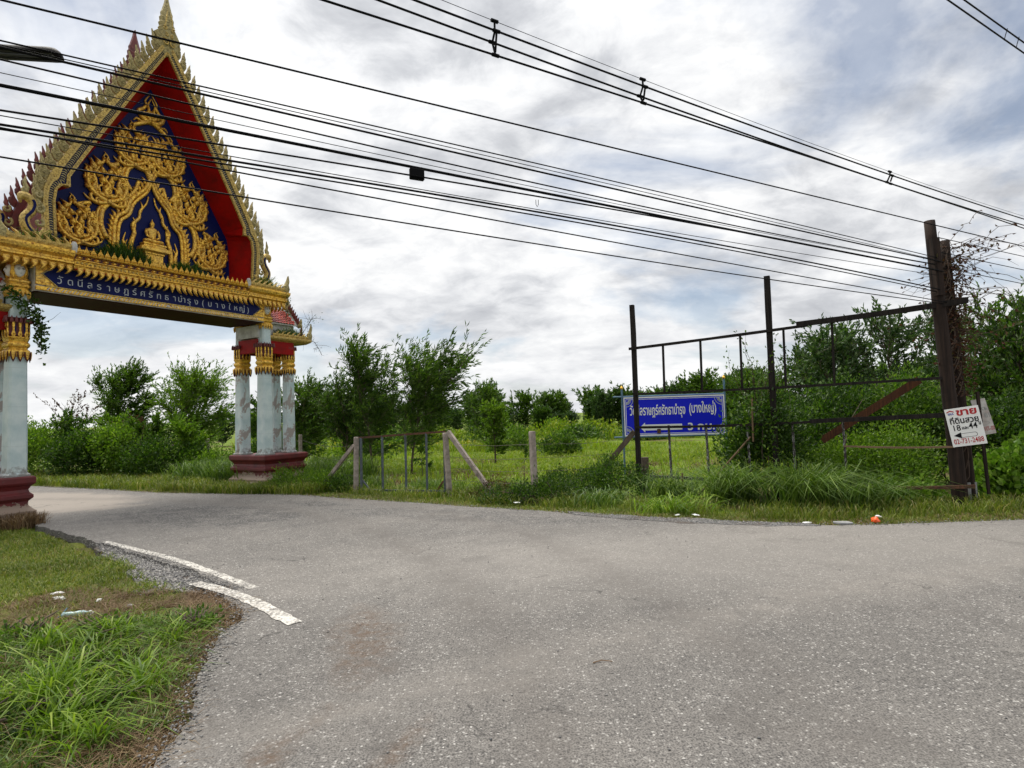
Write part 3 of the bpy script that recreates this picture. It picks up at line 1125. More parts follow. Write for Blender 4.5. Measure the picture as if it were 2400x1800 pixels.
def face_meshes():
    bm = bmesh.new()
    bmesh.ops.create_uvsphere(bm, u_segments=20, v_segments=16, radius=1.0)
    for v in bm.verts:
        x, y, z = v.co
        # head: narrow chin, full cheeks, flat front facing -y
        wz = 1.0 if z > 0 else 1.0 - 0.30 * (-z) ** 1.5
        x *= wz
        nose = 0.30 * math.exp(-((x / 0.13) ** 2 + ((z + 0.12) / 0.16) ** 2)) + 0.14 * math.exp(-((x / 0.08) ** 2 + ((z - 0.12) / 0.25) ** 2))
        eye = -0.10 * sum(math.exp(-(((x - s * 0.36) / 0.17) ** 2 + ((z - 0.10) / 0.09) ** 2)) for s in (-1, 1))
        lip = 0.12 * math.exp(-((x / 0.22) ** 2 + ((z + 0.48) / 0.08) ** 2))
        chin = 0.10 * math.exp(-((x / 0.22) ** 2 + ((z + 0.82) / 0.15) ** 2))
        if y < 0:
            y -= nose + eye + lip + chin
        v.co = (x * 0.105, y * 0.085, z * 0.135)
    me = bpy.data.meshes.new('face')
    bm.to_mesh(me)
    bm.free()
    me.materials.append(M['face_white'])
    me.polygons.foreach_set('use_smooth', [True] * len(me.polygons))
    f = MB()

    def fy(x, z):
        q = max(0.0, 1 - (x / 0.105) ** 2 - (z / 0.135) ** 2)
        return -0.085 * math.sqrt(q) - 0.004
    for s in (-1, 1):
        f.tube([(s * (0.014 + 0.05 * t), fy(s * (0.014 + 0.05 * t), 0.035) - 0.003, 0.026 + 0.016 * math.sin(math.pi * (0.25 + 0.75 * t))) for t in (0, .25, .5, .75, 1)], [.004, .005, .005, .004, .002], 5)
        f.tube([(s * (0.02 + 0.036 * t), fy(s * (0.02 + 0.036 * t), 0.012) + 0.001, 0.012 + 0.003 * math.sin(math.pi * t)) for t in (0, .5, 1)], [.002, .0045, .002], 5)
    f.tube([(0.024 * t, fy(0.024 * t, -0.064) - 0.006, -0.064 + 0.004 * abs(t)) for t in (-1, -.5, 0, .5, 1)], [.001, .003, .003, .003, .001], 5)
    return me, f.mesh('face_features', M['black_paint'])


ME_face, ME_features = face_meshes()


def ornament_ring(parent, mesh, name, half, z, per_face, y_off=0.0, scale=1.0, tilt=0.0):
    for k in range(4):
        a = k * math.pi / 2
        for j in range(per_face):
            s = ((j + 0.5) / per_face - 0.5) * 2 * half * 0.92
            x, y = s, -half - y_off
            place(mesh, name, parent, (x * math.cos(a) - y * math.sin(a), x * math.sin(a) + y * math.cos(a), z), (tilt, 0, a) if k == 0 else Euler((tilt, 0, a)), scale)


def column(x, y, tall=True, k=0.80, base=0.93, paint='shaft'):
    """k scales the girth; tall columns carry the upper shaft and the four-faced head"""
    sh = MB().loft([octa(h * k, 0.05 * k, z) for h, z in ((.215, base), (.213, 1.6), (.203, 2.6), (.193, 3.40))])
    col = sh.build('column', M[paint], GATE)
    col.location = (x, y, 0)
    if base == 0.93:
        MB().loft([octa(h * k, 0.05 * k, z) for h, z in ((.27, base), (.27, base + .035), (.235, base + .055), (.225, base + .075))]).build('plinth', M[paint], col)
    cap = MB().loft([octa(h * k, c * k, z) for h, c, z in ((.205, .05, 3.385), (.235, .05, 3.41), (.25, .055, 3.46), (.235, .05, 3.52), (.20, .05, 3.55),
                                                         (.205, .05, 3.575), (.235, .06, 3.60), (.245, .06, 3.64), (.232, .06, 3.675), (.205, .05, 3.70), (.22, .05, 3.74), (.238, .05, 3.78), (.225, .05, 3.80))])
    cap.build('capital', M['gold'], col)
    bell = MB().loft([octa(h * k, .05 * k, z) for h, z in ((.205, 3.795), (.228, 3.84), (.215, 3.90), (.215, 4.02), (.235, 4.10), (.27, 4.17), (.275, 4.19))])
    bell.build('capital_bell', M['dark_red'], col)
    ornament_ring(col, ME_drop_red, 'petal', .243 * k, 3.49, 3, 0.003, k)
    ornament_ring(col, ME_drop_gold, 'petal', .248 * k, 3.50, 3, 0.014, k)
    ornament_ring(col, ME_rib, 'capital_rib', .226 * k, 3.79, 3, 0.002, (k, k, 1.05))
    ornament_ring(col, ME_panel, 'blue_panel', .215 * k, 3.98, 2, 0.004, (k, 1, .95))
    ornament_ring(col, ME_up_red, 'petal', .268 * k, 4.09, 5, 0.012, (.85 * k, 1, 1))
    if tall:
        up = MB().loft([octa(h * k, .04, z) for h, z in ((.185, 4.15), (.178, 4.72))])
        up.build('upper_shaft', M[paint], col)
        uc = MB().loft([octa(h * k, .04, z) for h, z in ((.19, 4.70), (.215, 4.72), (.222, 4.78), (.20, 4.815), (.205, 4.83), (.23, 4.85), (.235, 4.885), (.21, 4.91),
                                                     (.215, 4.925), (.238, 4.945), (.24, 4.985), (.20, 5.00))])
        uc.build('upper_capital', M['gold'], col)
        ornament_ring(col, ME_drop_gold, 'petal', .218 * k, 4.76, 4, 0.008, (.9 * k, 1, .62))
        hd = MB().loft([octa(h, .04, z) for h, z in ((.15, 4.99), (.165, 5.03), (.12, 5.06), (.12, 5.30), (.15, 5.40))])
        hd.build('head_core', M['gold'], col)
        for j in range(4):
            a = j * math.pi / 2
            px, py = 0.0, -0.118
            fo = place(ME_face, 'face', col, (-py * math.sin(a), py * math.cos(a), 5.185), (0, 0, a))
            ft = place(ME_features, 'face_features', col, (-py * math.sin(a), py * math.cos(a), 5.185), (0, 0, a))
        for j in range(4):
            a = j * math.pi / 2 + math.pi / 4
            ho = MB().puffy([(-.03, 5.04), (.03, 5.04), (.045, 5.12), (.03, 5.22), (.035, 5.32), (-.035, 5.32), (-.03, 5.22), (-.045, 5.12)], .012, .03, .5).build('head_ornament', M['gold'], col)
            ho.rotation_euler = (0, 0, a)
            ho.location = (.165 * math.sin(a), -.165 * math.cos(a), 0)
    return col


for s in (-1, 1):
    column(s * 3.02, 0.0)
    column(s * 3.02, 1.0, paint='shaft_peel')
    column(s * 4.04, 0.19, False, 0.68, paint='shaft_peel')
    column(s * 4.04, 0.82, False, 0.68, paint='shaft_peel')

# pedestals --------------------------------------------------------------
for s in (-1, 1):
    prof = [(.10, -.25), (.10, .13), (.07, .16), (.07, .22), (.0, .29), (-.035, .34), (-.035, .42), (.0, .46), (.03, .49), (.03, .55), (-.02, .60), (-.035, .66),
            (.0, .73), (.045, .77), (.06, .80), (.06, .90), (.035, .93)]
    x0, x1 = (2.82, 4.28) if s > 0 else (-4.28, -2.82)
    MB().loft([rect_ring(x0 - e, x1 + e, -.24 - e, 1.24 + e, z) for e, z in prof]).build('pedestal', M['ped'], GATE)

# beam, soffit, name board ----------------------------------------------
MB().box((0, .5, 5.09), (5.62, 1.52, .60)).build('beam', M['white_trim'], GATE)
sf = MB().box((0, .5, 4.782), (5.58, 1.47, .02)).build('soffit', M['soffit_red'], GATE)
board = [(-2.66, 5.16), (-2.38, 4.925), (2.38, 4.925), (2.66, 5.16), (2.42, 5.38), (-2.42, 5.38)]
nb = MB().prism(board, -.292, -.262).build('name_board', M['blue'], GATE)
MB().prism([(-2.80, 4.815), (2.80, 4.815), (2.80, 4.895), (-2.80, 4.895)], -.30, -.261).build('board_border', M['gold'], nb)
MB().prism([(-2.62, 4.90), (2.62, 4.90), (2.62, 4.924), (-2.62, 4.924)], -.312, -.285).build('border_fillet', M['gold_pale'], nb)
for s in (-1, 1):
    q = [(s * 2.42, 4.93), (s * 2.80, 4.93), (s * 2.80, 5.38), (s * 2.48, 5.38), (s * 2.72, 5.16)]
    MB().prism(q if s > 0 else list(reversed(q)), -.298, -.2615).build('board_border', M['gold'], nb)
    MB().tube([(s * 2.42, -.305, 4.93), (s * 2.70, -.305, 5.16), (s * 2.46, -.305, 5.38)], .014, 5).build('border_fillet', M['gold_pale'], nb)
sl = MB()
for i in range(76):
    x = -2.58 + i * .0685
    if abs(x) < .04:
        sl.prism([(-.05, 4.825), (.05, 4.825), (0, 4.89)], -.309, -.299)
        continue
    d = .022 if x < 0 else -.022
    sl.prism([(x - d - .011, 4.825), (x - d + .011, 4.825), (x + d + .011, 4.885), (x + d - .011, 4.885)], -.307, -.299)
for s in (-1, 1):
    for j in range(4):
        x, z = s * (2.50 + j * .07), 4.945 + j * .055
        sl.prism([(x - .012, z), (x + .012, z), (x + s * .11 + .012, z - .01), (x + s * .11 - .012, z - .01)], -.306, -.2975)
tag(sl.build('border_slashes', M['white_trim'], nb), kind='stuff')
clusters = ["วั", "ด", "นี", "ล", "ร", "า", "ษ", "ฎ", "ร์", "ศ", "รั", "ท", "ธ", "า", "บำ", "รุ", "ง", "(", "บ", "า", "ง", "ใ", "ห", "ญ่", ")"]
for i, cl in enumerate(clusters):
    tm = text_mesh(cl, 0.215, 0.004, 0.0)
    xs = [v.co.x for v in tm.vertices]
    tm.transform(Matrix.Translation((-2.36 + i * 4.62 / (len(clusters) - 1), -.296, 5.005)) @ Matrix.Rotation(math.pi / 2, 4, 'X') @ Matrix.Translation((-(max(xs) + min(xs)) / 2, 0, 0)))
    tm.materials.append(M['letter_silver'])
    link_mesh('letter', tm, None, nb)

# cornice ----------------------------------------------------------------
cor = MB().loft([[(-2.16, y, z), (2.16, y, z), (2.16, y2, z), (-2.16, y2, z)] for y, y2, z in
                 ((-.34, 1.34, 5.34), (-.42, 1.42, 5.36), (-.44, 1.44, 5.425), (-.47, 1.47, 5.435), (-.47, 1.47, 5.45), (-.44, 1.44, 5.46), (-.45, 1.45, 5.54), (-.49, 1.49, 5.55),
                  (-.49, 1.49, 5.565), (-.42, 1.42, 5.57), (-.42, 1.42, 5.665), (-.50, 1.50, 5.675), (-.51, 1.51, 5.70), (-.46, 1.46, 5.72))]).build('cornice', M['gold'], GATE)
fr = MB().box((0, -.424, 5.617), (4.30, .006, .088)).build('frieze', M['dark_red'], cor)
rs = MB().box((0, -.438, 5.345), (4.30, .03, .028)).build('red_fillet', M['red'], cor)
nT = 29
for i in range(nT):
    x = -2.05 + i * 4.10 / (nT - 1)
    place(ME_tassel_c if i == nT // 2 else (ME_tassel_l if i < nT // 2 else ME_tassel_r), 'tassel', cor, (x, -.455, 5.385))
for i in range(30):
    place(ME_leaf, 'merlon_leaf', cor, (-2.08 + i * 4.16 / 29, -.475, 5.71))
for i in range(24):
    x = -2.06 + i * 4.12 / 23
    place(ME_diamond, 'diamond', cor, (x, -.43, 5.617))
bs = MB()
for i in range(48):
    x = -2.1 + i * 4.2 / 47
    bs.sphere((x, -.452, 5.497), (.026, .02, .03), 6, 4)
    bs.prism([(x - .035, 5.575), (x - .028, 5.575), (x + .030, 5.66), (x + .023, 5.66)], -.434, -.426)
tag(bs.build('bead_row', M['gold_pale'], cor), kind='stuff')

# cornice blocks over the columns ---------------------------------------
flame_a = [(-.09, 0), (.10, 0), (.12, .05), (.08, .12), (.10, .19), (.17, .27), (.06, .22), (.0, .15), (-.05, .10), (-.12, .13), (-.13, .06)]
ME_flame_r = MB().puffy(flame_a, .015, .04, .5).mesh('flame_leaf', M['gold_pale'])
ME_flame_l = MB().puffy([(-x, z) for x, z in reversed(flame_a)], .015, .04, .5).mesh('flame_leaf', M['gold_pale'])
ME_corner = MB().puffy([(-.10, 0), (.10, 0), (.14, .10), (.10, .20), (.13, .30), (.10, .45), (.05, .33), (-.02, .22), (-.10, .15)], .03, .06, .5).mesh('corner_finial', M['gold_grey'])
for s in (-1, 1):
    xa, xb = 2.17, 3.44
    x0, x1 = (xa, xb) if s > 0 else (-xb, -xa)
    blk = MB().loft([rect_ring(x0 - (e if s < 0 else 0), x1 + (e if s > 0 else 0), -.40 - e, 1.40 + e, z) for e, z in
                     ((-.14, 5.34), (-.02, 5.37), (.02, 5.44), (.06, 5.46), (.06, 5.50), (.03, 5.52), (.03, 5.56), (.10, 5.62), (.12, 5.68), (.12, 5.73), (.06, 5.76))]).build('cornice_block', M['gold'], GATE)
    nb_ = 8
    for i in range(nb_):
        x = x0 + (i + .5) * (x1 - x0) / nb_
        place(ME_tassel_l if s < 0 else ME_tassel_r, 'tassel', blk, (x, -.43, 5.41))
    for i in range(11):
        y = -.32 + i * .165
        place(ME_tassel_l if s < 0 else ME_tassel_r, 'tassel', blk, (s * 3.47, y, 5.41), (0, 0, s * math.pi / 2))
    for i in range(7):
        x = x0 + .12 + i * (x1 - x0 - .2) / 6
        place(ME_flame_r if s > 0 else ME_flame_l, 'flame_leaf', blk, (x, -.45, 5.75), (0, 0, 0), (.95, 1, .85))
    for i in range(8):
        place(ME_flame_r, 'flame_leaf', blk, (s * 3.47, -.25 + i * .2, 5.75), (0, 0, math.pi / 2), (.95, 1, .85))
    MB().sphere((x0 if s > 0 else x1, -.46, 5.80), (.07, .06, .16), 8, 6).build('end_boss', M['white_trim'], blk)
    place(ME_corner, 'corner_finial', blk, (s * 3.44, -.44, 5.74), (0, 0, 0), (s * 1.0, 1, 1.15))
    place(ME_corner, 'corner_finial', blk, (s * 3.44, 1.44, 5.74), (0, 0, 0), (s * 1.0, 1, 1.15))
MB().box((0, .5, 5.735), (6.6, 1.5, .06)).build('platform', M['white_trim'], GATE)

# gable ------------------------------------------------------------------
INN = [(0, 11.36), (.55, 10.40), (1.05, 9.50), (1.60, 8.50), (2.00, 7.75), (2.17, 7.42), (2.16, 7.20), (2.30, 7.21), (2.41, 7.08), (2.45, 6.80), (2.43, 6.40), (2.40, 5.74)]
OUT = [(0, 11.78), (.72, 10.58), (1.28, 9.63), (1.85, 8.68), (2.22, 8.02), (2.43, 7.62), (2.55, 7.38), (2.61, 7.22), (2.66, 7.05), (2.68, 6.75), (2.66, 6.40), (2.63, 5.74)]
TYM = [(0, 10.67), (.42, 10.02), (.82, 9.37), (1.36, 8.52), (1.80, 7.79), (1.98, 7.50), (2.06, 7.36), (2.12, 7.28), (2.17, 7.18), (2.21, 6.90), (2.23, 6.50), (2.25, 5.74)]


def blend(t):
    return [(a[0] + (b[0] - a[0]) * t, a[1] + (b[1] - a[1]) * t) for a, b in zip(INN, OUT)]


tym = MB().prism([(x, z) for x, z in TYM] + [(-x, z) for x, z in reversed(TYM[1:])], .50, .56).build('tympanum', M['blue'], GATE)
for s in (-1, 1):
    # red reveal between the bargeboard and the tympanum, front and back
    for yb in (-.22, 1.28):
        v = [(s * x, yb, z) for x, z in INN] + [(s * x, .5 if yb < 0 else .56, z) for x, z in TYM]
        n = len(INN)
        MB().add(v, [(i, i + 1, n + i + 1, n + i) for i in range(n - 1)]).build('gable_reveal', M['red'], GATE)
    # roof skin between the two bargeboards
    v = [(s * x * .95, -.2, z - .06) for x, z in OUT] + [(s * x * .95, 1.26, z - .40) for x, z in OUT]
    MB().add(v, [(i, i + 1, n + i + 1, n + i) for i in range(n - 1)]).build('roof_slope', M['rear_red'], GATE)

cres = [(-.052, -.008), (-.035, .024), (0, .036), (.035, .024), (.052, -.008), (.032, .008), (0, .016), (-.032, .008)]
crock = [(-.10, -.10), (.0, -.15), (.10, -.10), (.16, -.01), (.165, .08), (.115, .14), (.15, .20), (.13, .27), (.14, .41), (.075, .29), (.055, .22), (.035, .17), (-.005, .10), (-.05, .05)]


def crocket_mesh(sgn, mat, relief):
    p = [(x * sgn, z) for x, z in crock]
    m = MB().puffy(p if sgn > 0 else list(reversed(p)), .022, .05, .55)
    if relief:
        for (cx, cz, r) in ((.05, -.02, .05), (.09, .09, .042), (-.02, .03, .035)):
            pts = [(sgn * (cx + r * (1 - t * .8) * math.cos(t * 7)), -.05 - .008 * t, cz + r * (1 - t * .8) * math.sin(t * 7)) for t in [k / 10 for k in range(11)]]
            m.tube(pts, [.013] * 10 + [.006], 5)
        m.tube([(sgn * .10, -.04, .12), (sgn * .12, -.045, .2), (sgn * .112, -.03, .33)], [.02, .016, .004], 5)
    return m.mesh('crocket', mat)


ME_crocket = {(1, 0): crocket_mesh(1, M['gold_grey'], True), (-1, 0): crocket_mesh(-1, M['gold_grey'], True),
              (1, 1): crocket_mesh(1, M['rear_red'], False), (-1, 1): crocket_mesh(-1, M['rear_red'], False)}
rg = random.Random(4)
for rear in (0, 1):
    dz = -.34 * rear
    for s in (-1, 1):
        yf, yb = (-.25, -.16) if not rear else (1.22, 1.31)
        prof = [blend(t) for t in (0, .24, .24, .62, .62, 1.0)]

        def strip(a, b, y0, y1):
            A, Bq = blend(a), blend(b)
            rings = [[(s * A[i][0], y0, A[i][1] + dz), (s * Bq[i][0], y0, Bq[i][1] + dz), (s * Bq[i][0], y1, Bq[i][1] + dz), (s * A[i][0], y1, A[i][1] + dz)] for i in range(len(A))]
            return MB().loft(rings)
        mt = M['gold_pale'] if not rear else M['rear_red']
        bar = strip(.60, 1.0, yf - .03, yb).build('bargeboard', mt, GATE)
        strip(.22, .605, yf, yb - .005).build('blue_band', M['blue'] if not rear else M['rear_red'], bar)
        strip(0, .225, yf - .025, yb).build('inner_band', mt, bar)
        if not rear:
            ch = MB()
            for x, z, a in poly_sample(blend(.42), .052):
                c_, s_ = math.cos(a + math.pi / 2), math.sin(a + math.pi / 2)
                pp = [(s * (x + (px * c_ - pz * s_) * .95), z + px * s_ + pz * c_) for px, pz in cres]
                ch.prism(pp, yf - .016, yf - .001)
            tag(ch.build('crescent_row', M['gold_grey'], bar), kind='stuff')
            bd = MB()
            for t in (.12, .80):
                for x, z, a in poly_sample(blend(t), .06):
                    bd.sphere((s * x, yf - .03, z), (.018, .014, .018), 5, 4)
            tag(bd.build('bead_row', M['gold_pale'], bar), kind='stuff')
        pts = poly_sample(blend(1.0), .262)
        for x, z, a in pts:
            if z > 11.55 or z < 6.5:
                continue
            k = (.88 if not rear else .80) + rg.uniform(-.06, .06)
            place(ME_crocket[(s, rear)], 'crocket', bar, (s * (x + .035), yf + .045, z + .03 + dz), (0, rg.uniform(-.06, .06), 0), (k * .98, 1.1, k * 1.12))
    # apex spire
    mt = M['gold_grey'] if not rear else M['rear_red']
    y = -.21 if not rear else 1.265
    zt = 0.0 if not rear else -.40
    half = [(.0, 11.30), (.16, 11.42), (.30, 11.55), (.24, 11.66), (.34, 11.80), (.20, 11.78), (.15, 11.90), (.20, 12.00), (.165, 12.06), (.19, 12.14), (.155, 12.20), (.165, 12.30), (.13, 12.36),
            (.135, 12.44), (.10, 12.52), (.085, 12.58), (.055, 12.68), (.03, 12.78), (.008, 12.92)]
    pol = [(x, z + zt) for x, z in half] + [(-x, z + zt) for x, z in reversed(half[1:])]
    sp = MB().puffy(pol, .05, .13, .45, y).build('apex_spire', mt, GATE)
    if not rear:
        m = MB()
        for sgn in (-1, 1):
            for (cx, cz, r) in ((.10, 11.62, .10), (.11, 11.98, .06), (.07, 11.82, .05)):
                m.tube([(sgn * (cx + r * (1 - t * .8) * math.cos(t * 7 + 1)), y - .13, cz + r * (1 - t * .8) * math.sin(t * 7 + 1)) for t in [k / 12 for k in range(13)]], [.018] * 12 + [.006], 5)
            m.tube([(sgn * .09, y - .11, 12.05), (sgn * .06, y - .12, 12.3), (sgn * .01, y - .08, 12.6)], [.022, .018, .008], 5)
        m.build('spire_scroll', M['gold_pale'], sp)

# serpent finials at the gable feet --------------------------------------
for s in (-1, 1):
    for y in (-.21, 1.265):
        pth = catmull([(s * x, y, z) for x, z in ((2.55, 6.15), (2.72, 5.95), (2.92, 6.08), (2.98, 6.28), (2.86, 6.48), (2.84, 6.66), (2.98, 6.78), (3.06, 6.70), (3.05, 6.60))], 30)
        rr = [.10 - .03 * abs(i / 29 - .3) for i in range(22)] + [.075, .085, .08, .065, .05, .04, .03, .015]
        nag = MB().tube(pth, rr, 8).build('serpent_finial', M['gold_pale'], GATE, True)
        MB().puffy([(s * x, z) for x, z in ((2.90, 6.75), (3.02, 6.80), (3.05, 6.90), (3.0, 6.97), (3.02, 7.06), (2.96, 7.22), (2.95, 7.04), (2.90, 6.95), (2.92, 6.86))], .015, .035, .5, y).build('crest', M['gold_grey'], nag)
        MB().tube([(p.x, p.y - .085, p.z) for p in pth[6:20]], [.028] * 14, 6, flat=.6).build('blue_stripe', M['blue'], nag)
        fl = MB()
        for (cx, cz, r) in ((2.74, 6.55, .10), (2.76, 6.85, .08), (2.74, 6.25, .09)):
            fl.tube([(s * (cx + r * (1 - t * .75) * math.cos(t * 6.5 + 2)), y - .05, cz + r * (1 - t * .75) * math.sin(t * 6.5 + 2)) for t in [k / 12 for k in range(13)]], [.035] * 10 + [.026, .016, .008], 6)
        fl.build('scroll', M['gold_grey'], nag, True)
# ------------------------------------------------------------------ gilded relief on the tympanum
YT = .485          # just proud of the blue ground


def curl(m, pts, r0, r1=None, y=YT, n=16, sides=6, bulge=0.0):
    """tapered gilded scroll through the given (x, z) points"""
    P = catmull([(x, y, z) for x, z in pts], n)
    r1 = r0 * .2 if r1 is None else r1
    rr = [(r0 + (r1 - r0) * (i / (n - 1)) ** 1.3) * (1 + bulge * math.sin(math.pi * i / (n - 1))) for i in range(n)]
    m.tube(P, [q * 1.35 for q in rr], sides)


def spiral(m, cx, cz, r, turns, a0, rad0, sgn=1, y=YT - .02):
    n = 16
    pts = []
    for i in range(n):
        t = i / (n - 1)
        a = a0 + sgn * turns * 2 * math.pi * t
        pts.append((cx + r * (1 - .85 * t) * math.cos(a), y - .015 * t, cz + r * (1 - .85 * t) * math.sin(a)))
    m.tube(pts, [rad0 * 1.25 * (1 - .45 * i / (n - 1)) for i in range(n)], 6)
    m.sphere((cx, y - .02, cz), rad0 * 1.1, 6, 5)


def cluster():
    """one bud-shaped clump of flame scrolls: foot at the origin, tip near (0.05, 1.25)"""
    m = MB()
    for s in (-1, 1):
        curl(m, [(0, .02), (s * .22, .10), (s * .41, .30), (s * .45, .55), (s * .36, .78), (s * .24, .92)], .055, .03, 0, 18)
        curl(m, [(s * .34, .30), (s * .26, .48), (s * .30, .66), (s * .18, .84), (s * .10, .98)], .04, .014, 0)
        spiral(m, s * .345, .50, .085, 1.1, math.pi * (0 if s > 0 else 1), .026, s, -.03)
        spiral(m, s * .29, .74, .07, 1.0, math.pi * (.2 if s > 0 else .8), .024, s, -.03)
        spiral(m, s * .23, .26, .075, 1.0, -math.pi / 2, .026, s, -.03)
        # flame tongues on the outside
        for (x, z, dx, dz) in ((.41, .28, .10, .08), (.46, .48, .06, .16), (.42, .68, .07, .15), (.30, .84, .05, .17)):
            curl(m, [(s * x, z), (s * (x + dx * .8), z + dz * .3), (s * (x + dx * .4), z + dz * .75), (s * (x + dx), z + dz * 1.15)], .036, .006, -.01, 9)
        # leaves swept away from the foot
        curl(m, [(0, .0), (s * .20, -.06), (s * .36, -.02), (s * .40, .12), (s * .30, .13)], .05, .02, -.01)
        spiral(m, s * .24, -.01, .065, 1.0, math.pi / 2, .024, -s, -.03)
        curl(m, [(s * .36, -.02), (s * .47, .02), (s * .55, .12)], .035, .006, 0, 8)
        # side flames inside the bud
        curl(m, [(s * .05, .14), (s * .19, .20), (s * .20, .36), (s * .12, .42), (s * .17, .56)], .04, .006, -.01)
    # tall central tongue and the pointed tip
    curl(m, [(0, .10), (.07, .26), (-.05, .42), (.05, .56), (-.02, .68), (.03, .82)], .055, .006, -.015, 18)
    spiral(m, 0, .26, .085, 1.2, 0, .028, 1, -.035)
    curl(m, [(-.24, .92), (-.10, .99), (-.02, 1.08), (-.05, 1.17), (.03, 1.30)], .05, .006, 0, 14)
    curl(m, [(.24, .92), (.11, .98), (.05, 1.06), (.06, 1.14), (.0, 1.25)], .045, .006, 0, 14)
    # flat flame blades that fill the gaps between the scrolls
    fb = [(-.05, 0), (.04, -.01), (.075, .06), (.04, .12), (.055, .20), (.0, .13), (-.04, .09)]
    for s in (-1, 1):
        for (x, z, k, a) in ((.16, .10, 1.1, -.9), (.31, .20, 1.2, -.5), (.38, .40, 1.1, -.1), (.33, .60, 1.1, .15), (.24, .78, 1.1, .3), (.13, .90, 1.0, .35), (.10, .46, 1.0, -.2), (.16, .62, .9, .2), (.07, .30, .9, -.5), (.07, .72, .9, .1)):
            ca, sa = math.cos(a), math.sin(a)
            m.puffy([(s * (x + 1.35 * k * (px * ca + pz * sa)), z + 1.35 * k * (-px * sa + pz * ca)) for px, pz in fb], .012, .05, .45, .0)
    for q in ((0, 1.02), (-.05, 1.10), (.05, 1.12)):
        m.sphere((q[0], -.03, q[1]), .03, 6, 5)
    m.sphere((0, -.05, .01), (.075, .045, .075), 8, 6)
    for a in range(4):
        curl(m, [(0, .01), (.09 * math.cos(a * 1.571 + .78), .01 + .09 * math.sin(a * 1.571 + .78))], .045, .01, -.03, 4)
    return m.mesh('flame_scroll', M['gold'], True)


ME_cluster = cluster()
for s in (-1, 1):
    for (x, z, k, tilt) in ((.42, 8.48, .90, .06), (1.03, 7.34, .98, .05), (1.60, 6.22, .90, .20)):
        place(ME_cluster, 'flame_scroll', tym, (s * x, YT - .01, z), (0, s * tilt, 0), (s * k, 1.15, k * .98))
# crowning bud below the apex
top = MB()
for s in (-1, 1):
    curl(top, [(0, 9.76), (s * .20, 9.80), (s * .32, 9.96), (s * .20, 10.06), (s * .12, 10.20), (s * .15, 10.30), (s * .02, 10.50)], .055, .01)
    curl(top, [(0, 9.80), (s * .12, 9.92), (s * .06, 10.06), (s * .09, 10.2), (0, 10.40)], .045, .008, YT - .02)
    spiral(top, s * .17, 9.93, .08, 1.1, 0, .026, s)
    curl(top, [(s * .05, 9.78), (s * .22, 9.70), (s * .36, 9.74), (s * .44, 9.66)], .045, .008)
    curl(top, [(0, 9.80), (s * .24, 9.66), (s * .46, 9.52)], .05, .04, YT)
top.sphere((0, YT - .04, 9.95), (.08, .05, .12), 8, 6)
top.build('crown_scroll', M['gold'], tym, True)
# mask-like boss between the upper pair
mk = MB()
for s in (-1, 1):
    for (x, z, r) in ((.12, 8.95, .10), (.14, 8.70, .10), (.10, 8.42, .09), (.16, 9.15, .08)):
        spiral(mk, s * x, z, r, 1.2, 0 if s > 0 else math.pi, .032, s)
    curl(mk, [(0, 8.20), (s * .10, 8.40), (s * .26, 8.50), (s * .40, 8.48)], .055, .035)
    curl(mk, [(0, 8.62), (s * .18, 8.80), (s * .12, 8.98), (s * .22, 9.22), (s * .12, 9.34)], .05, .01)
    curl(mk, [(s * .05, 9.05), (s * .12, 9.28), (s * .02, 9.42)], .045, .008)
for z, r in ((8.35, .07), (8.58, .08), (8.80, .09), (9.02, .08), (9.22, .06)):
    mk.sphere((0, YT - .03, z), (r, .05, r), 8, 6)
mk.build('mask_boss', M['gold'], tym, True)
# stems that join the buds
for s in (-1, 1):
    st = MB()
    curl(st, [(s * .44, 8.48), (s * .58, 8.30), (s * .62, 8.02), (s * .50, 7.82)], .045, .045)
    curl(st, [(s * .48, 8.48), (s * .67, 8.30), (s * .70, 8.02), (s * .58, 7.78)], .03, .03)
    curl(st, [(s * .80, 8.38), (s * .92, 8.32), (s * 1.05, 8.34)], .05, .03)
    curl(st, [(s * 1.03, 7.32), (s * 1.16, 7.10), (s * 1.18, 6.75), (s * 1.05, 6.45)], .05, .05)
    curl(st, [(s * 1.07, 7.32), (s * 1.25, 7.10), (s * 1.27, 6.72), (s * 1.14, 6.38)], .03, .03)
    curl(st, [(s * 1.42, 7.22), (s * 1.55, 7.18), (s * 1.70, 7.12)], .045, .03)
    curl(st, [(s * .30, 8.12), (s * .42, 7.80), (s * .66, 7.52), (s * .80, 7.30)], .04, .03)
    curl(st, [(s * .95, 6.20), (s * 1.2, 6.05), (s * 1.55, 6.02), (s * 1.85, 6.0)], .05, .02)
    st.build('scroll_stem', M['gold'], tym, True)
# pointed niche: two mouldings, a fringe of small flames, an inner pair of flame ribs
OG = [(0, 8.16), (.13, 7.86), (.42, 7.52), (.53, 7.22), (.62, 7.10), (.75, 6.96), (.81, 6.60), (.81, 5.80)]
OGo = [(0, 8.30), (.17, 7.94), (.48, 7.60), (.60, 7.27), (.70, 7.17), (.84, 7.02), (.90, 6.62), (.90, 5.80)]
ni = MB()
for s in (-1, 1):
    curl(ni, [(s * x, z) for x, z in OG], .035, .035, YT - .02, 30)
    curl(ni, [(s * x, z) for x, z in OGo], .042, .042, YT - .01, 30)
ni.build('niche_arch', M['gold'], tym, True)
fr2 = MB()
for s in (-1, 1):
    for x, z, a in poly_sample(OGo, .13):
        if z > 8.2 or z < 6.05:
            continue
        fr2.puffy([(s * (x + .03), z - .06), (s * (x + .11), z - .03), (s * (x + .12), z + .05), (s * (x + .16), z + .13), (s * (x + .06), z + .08)], .015, .035, .5, YT - .005)
tag(fr2.build('niche_fringe', M['gold'], tym), kind='stuff')
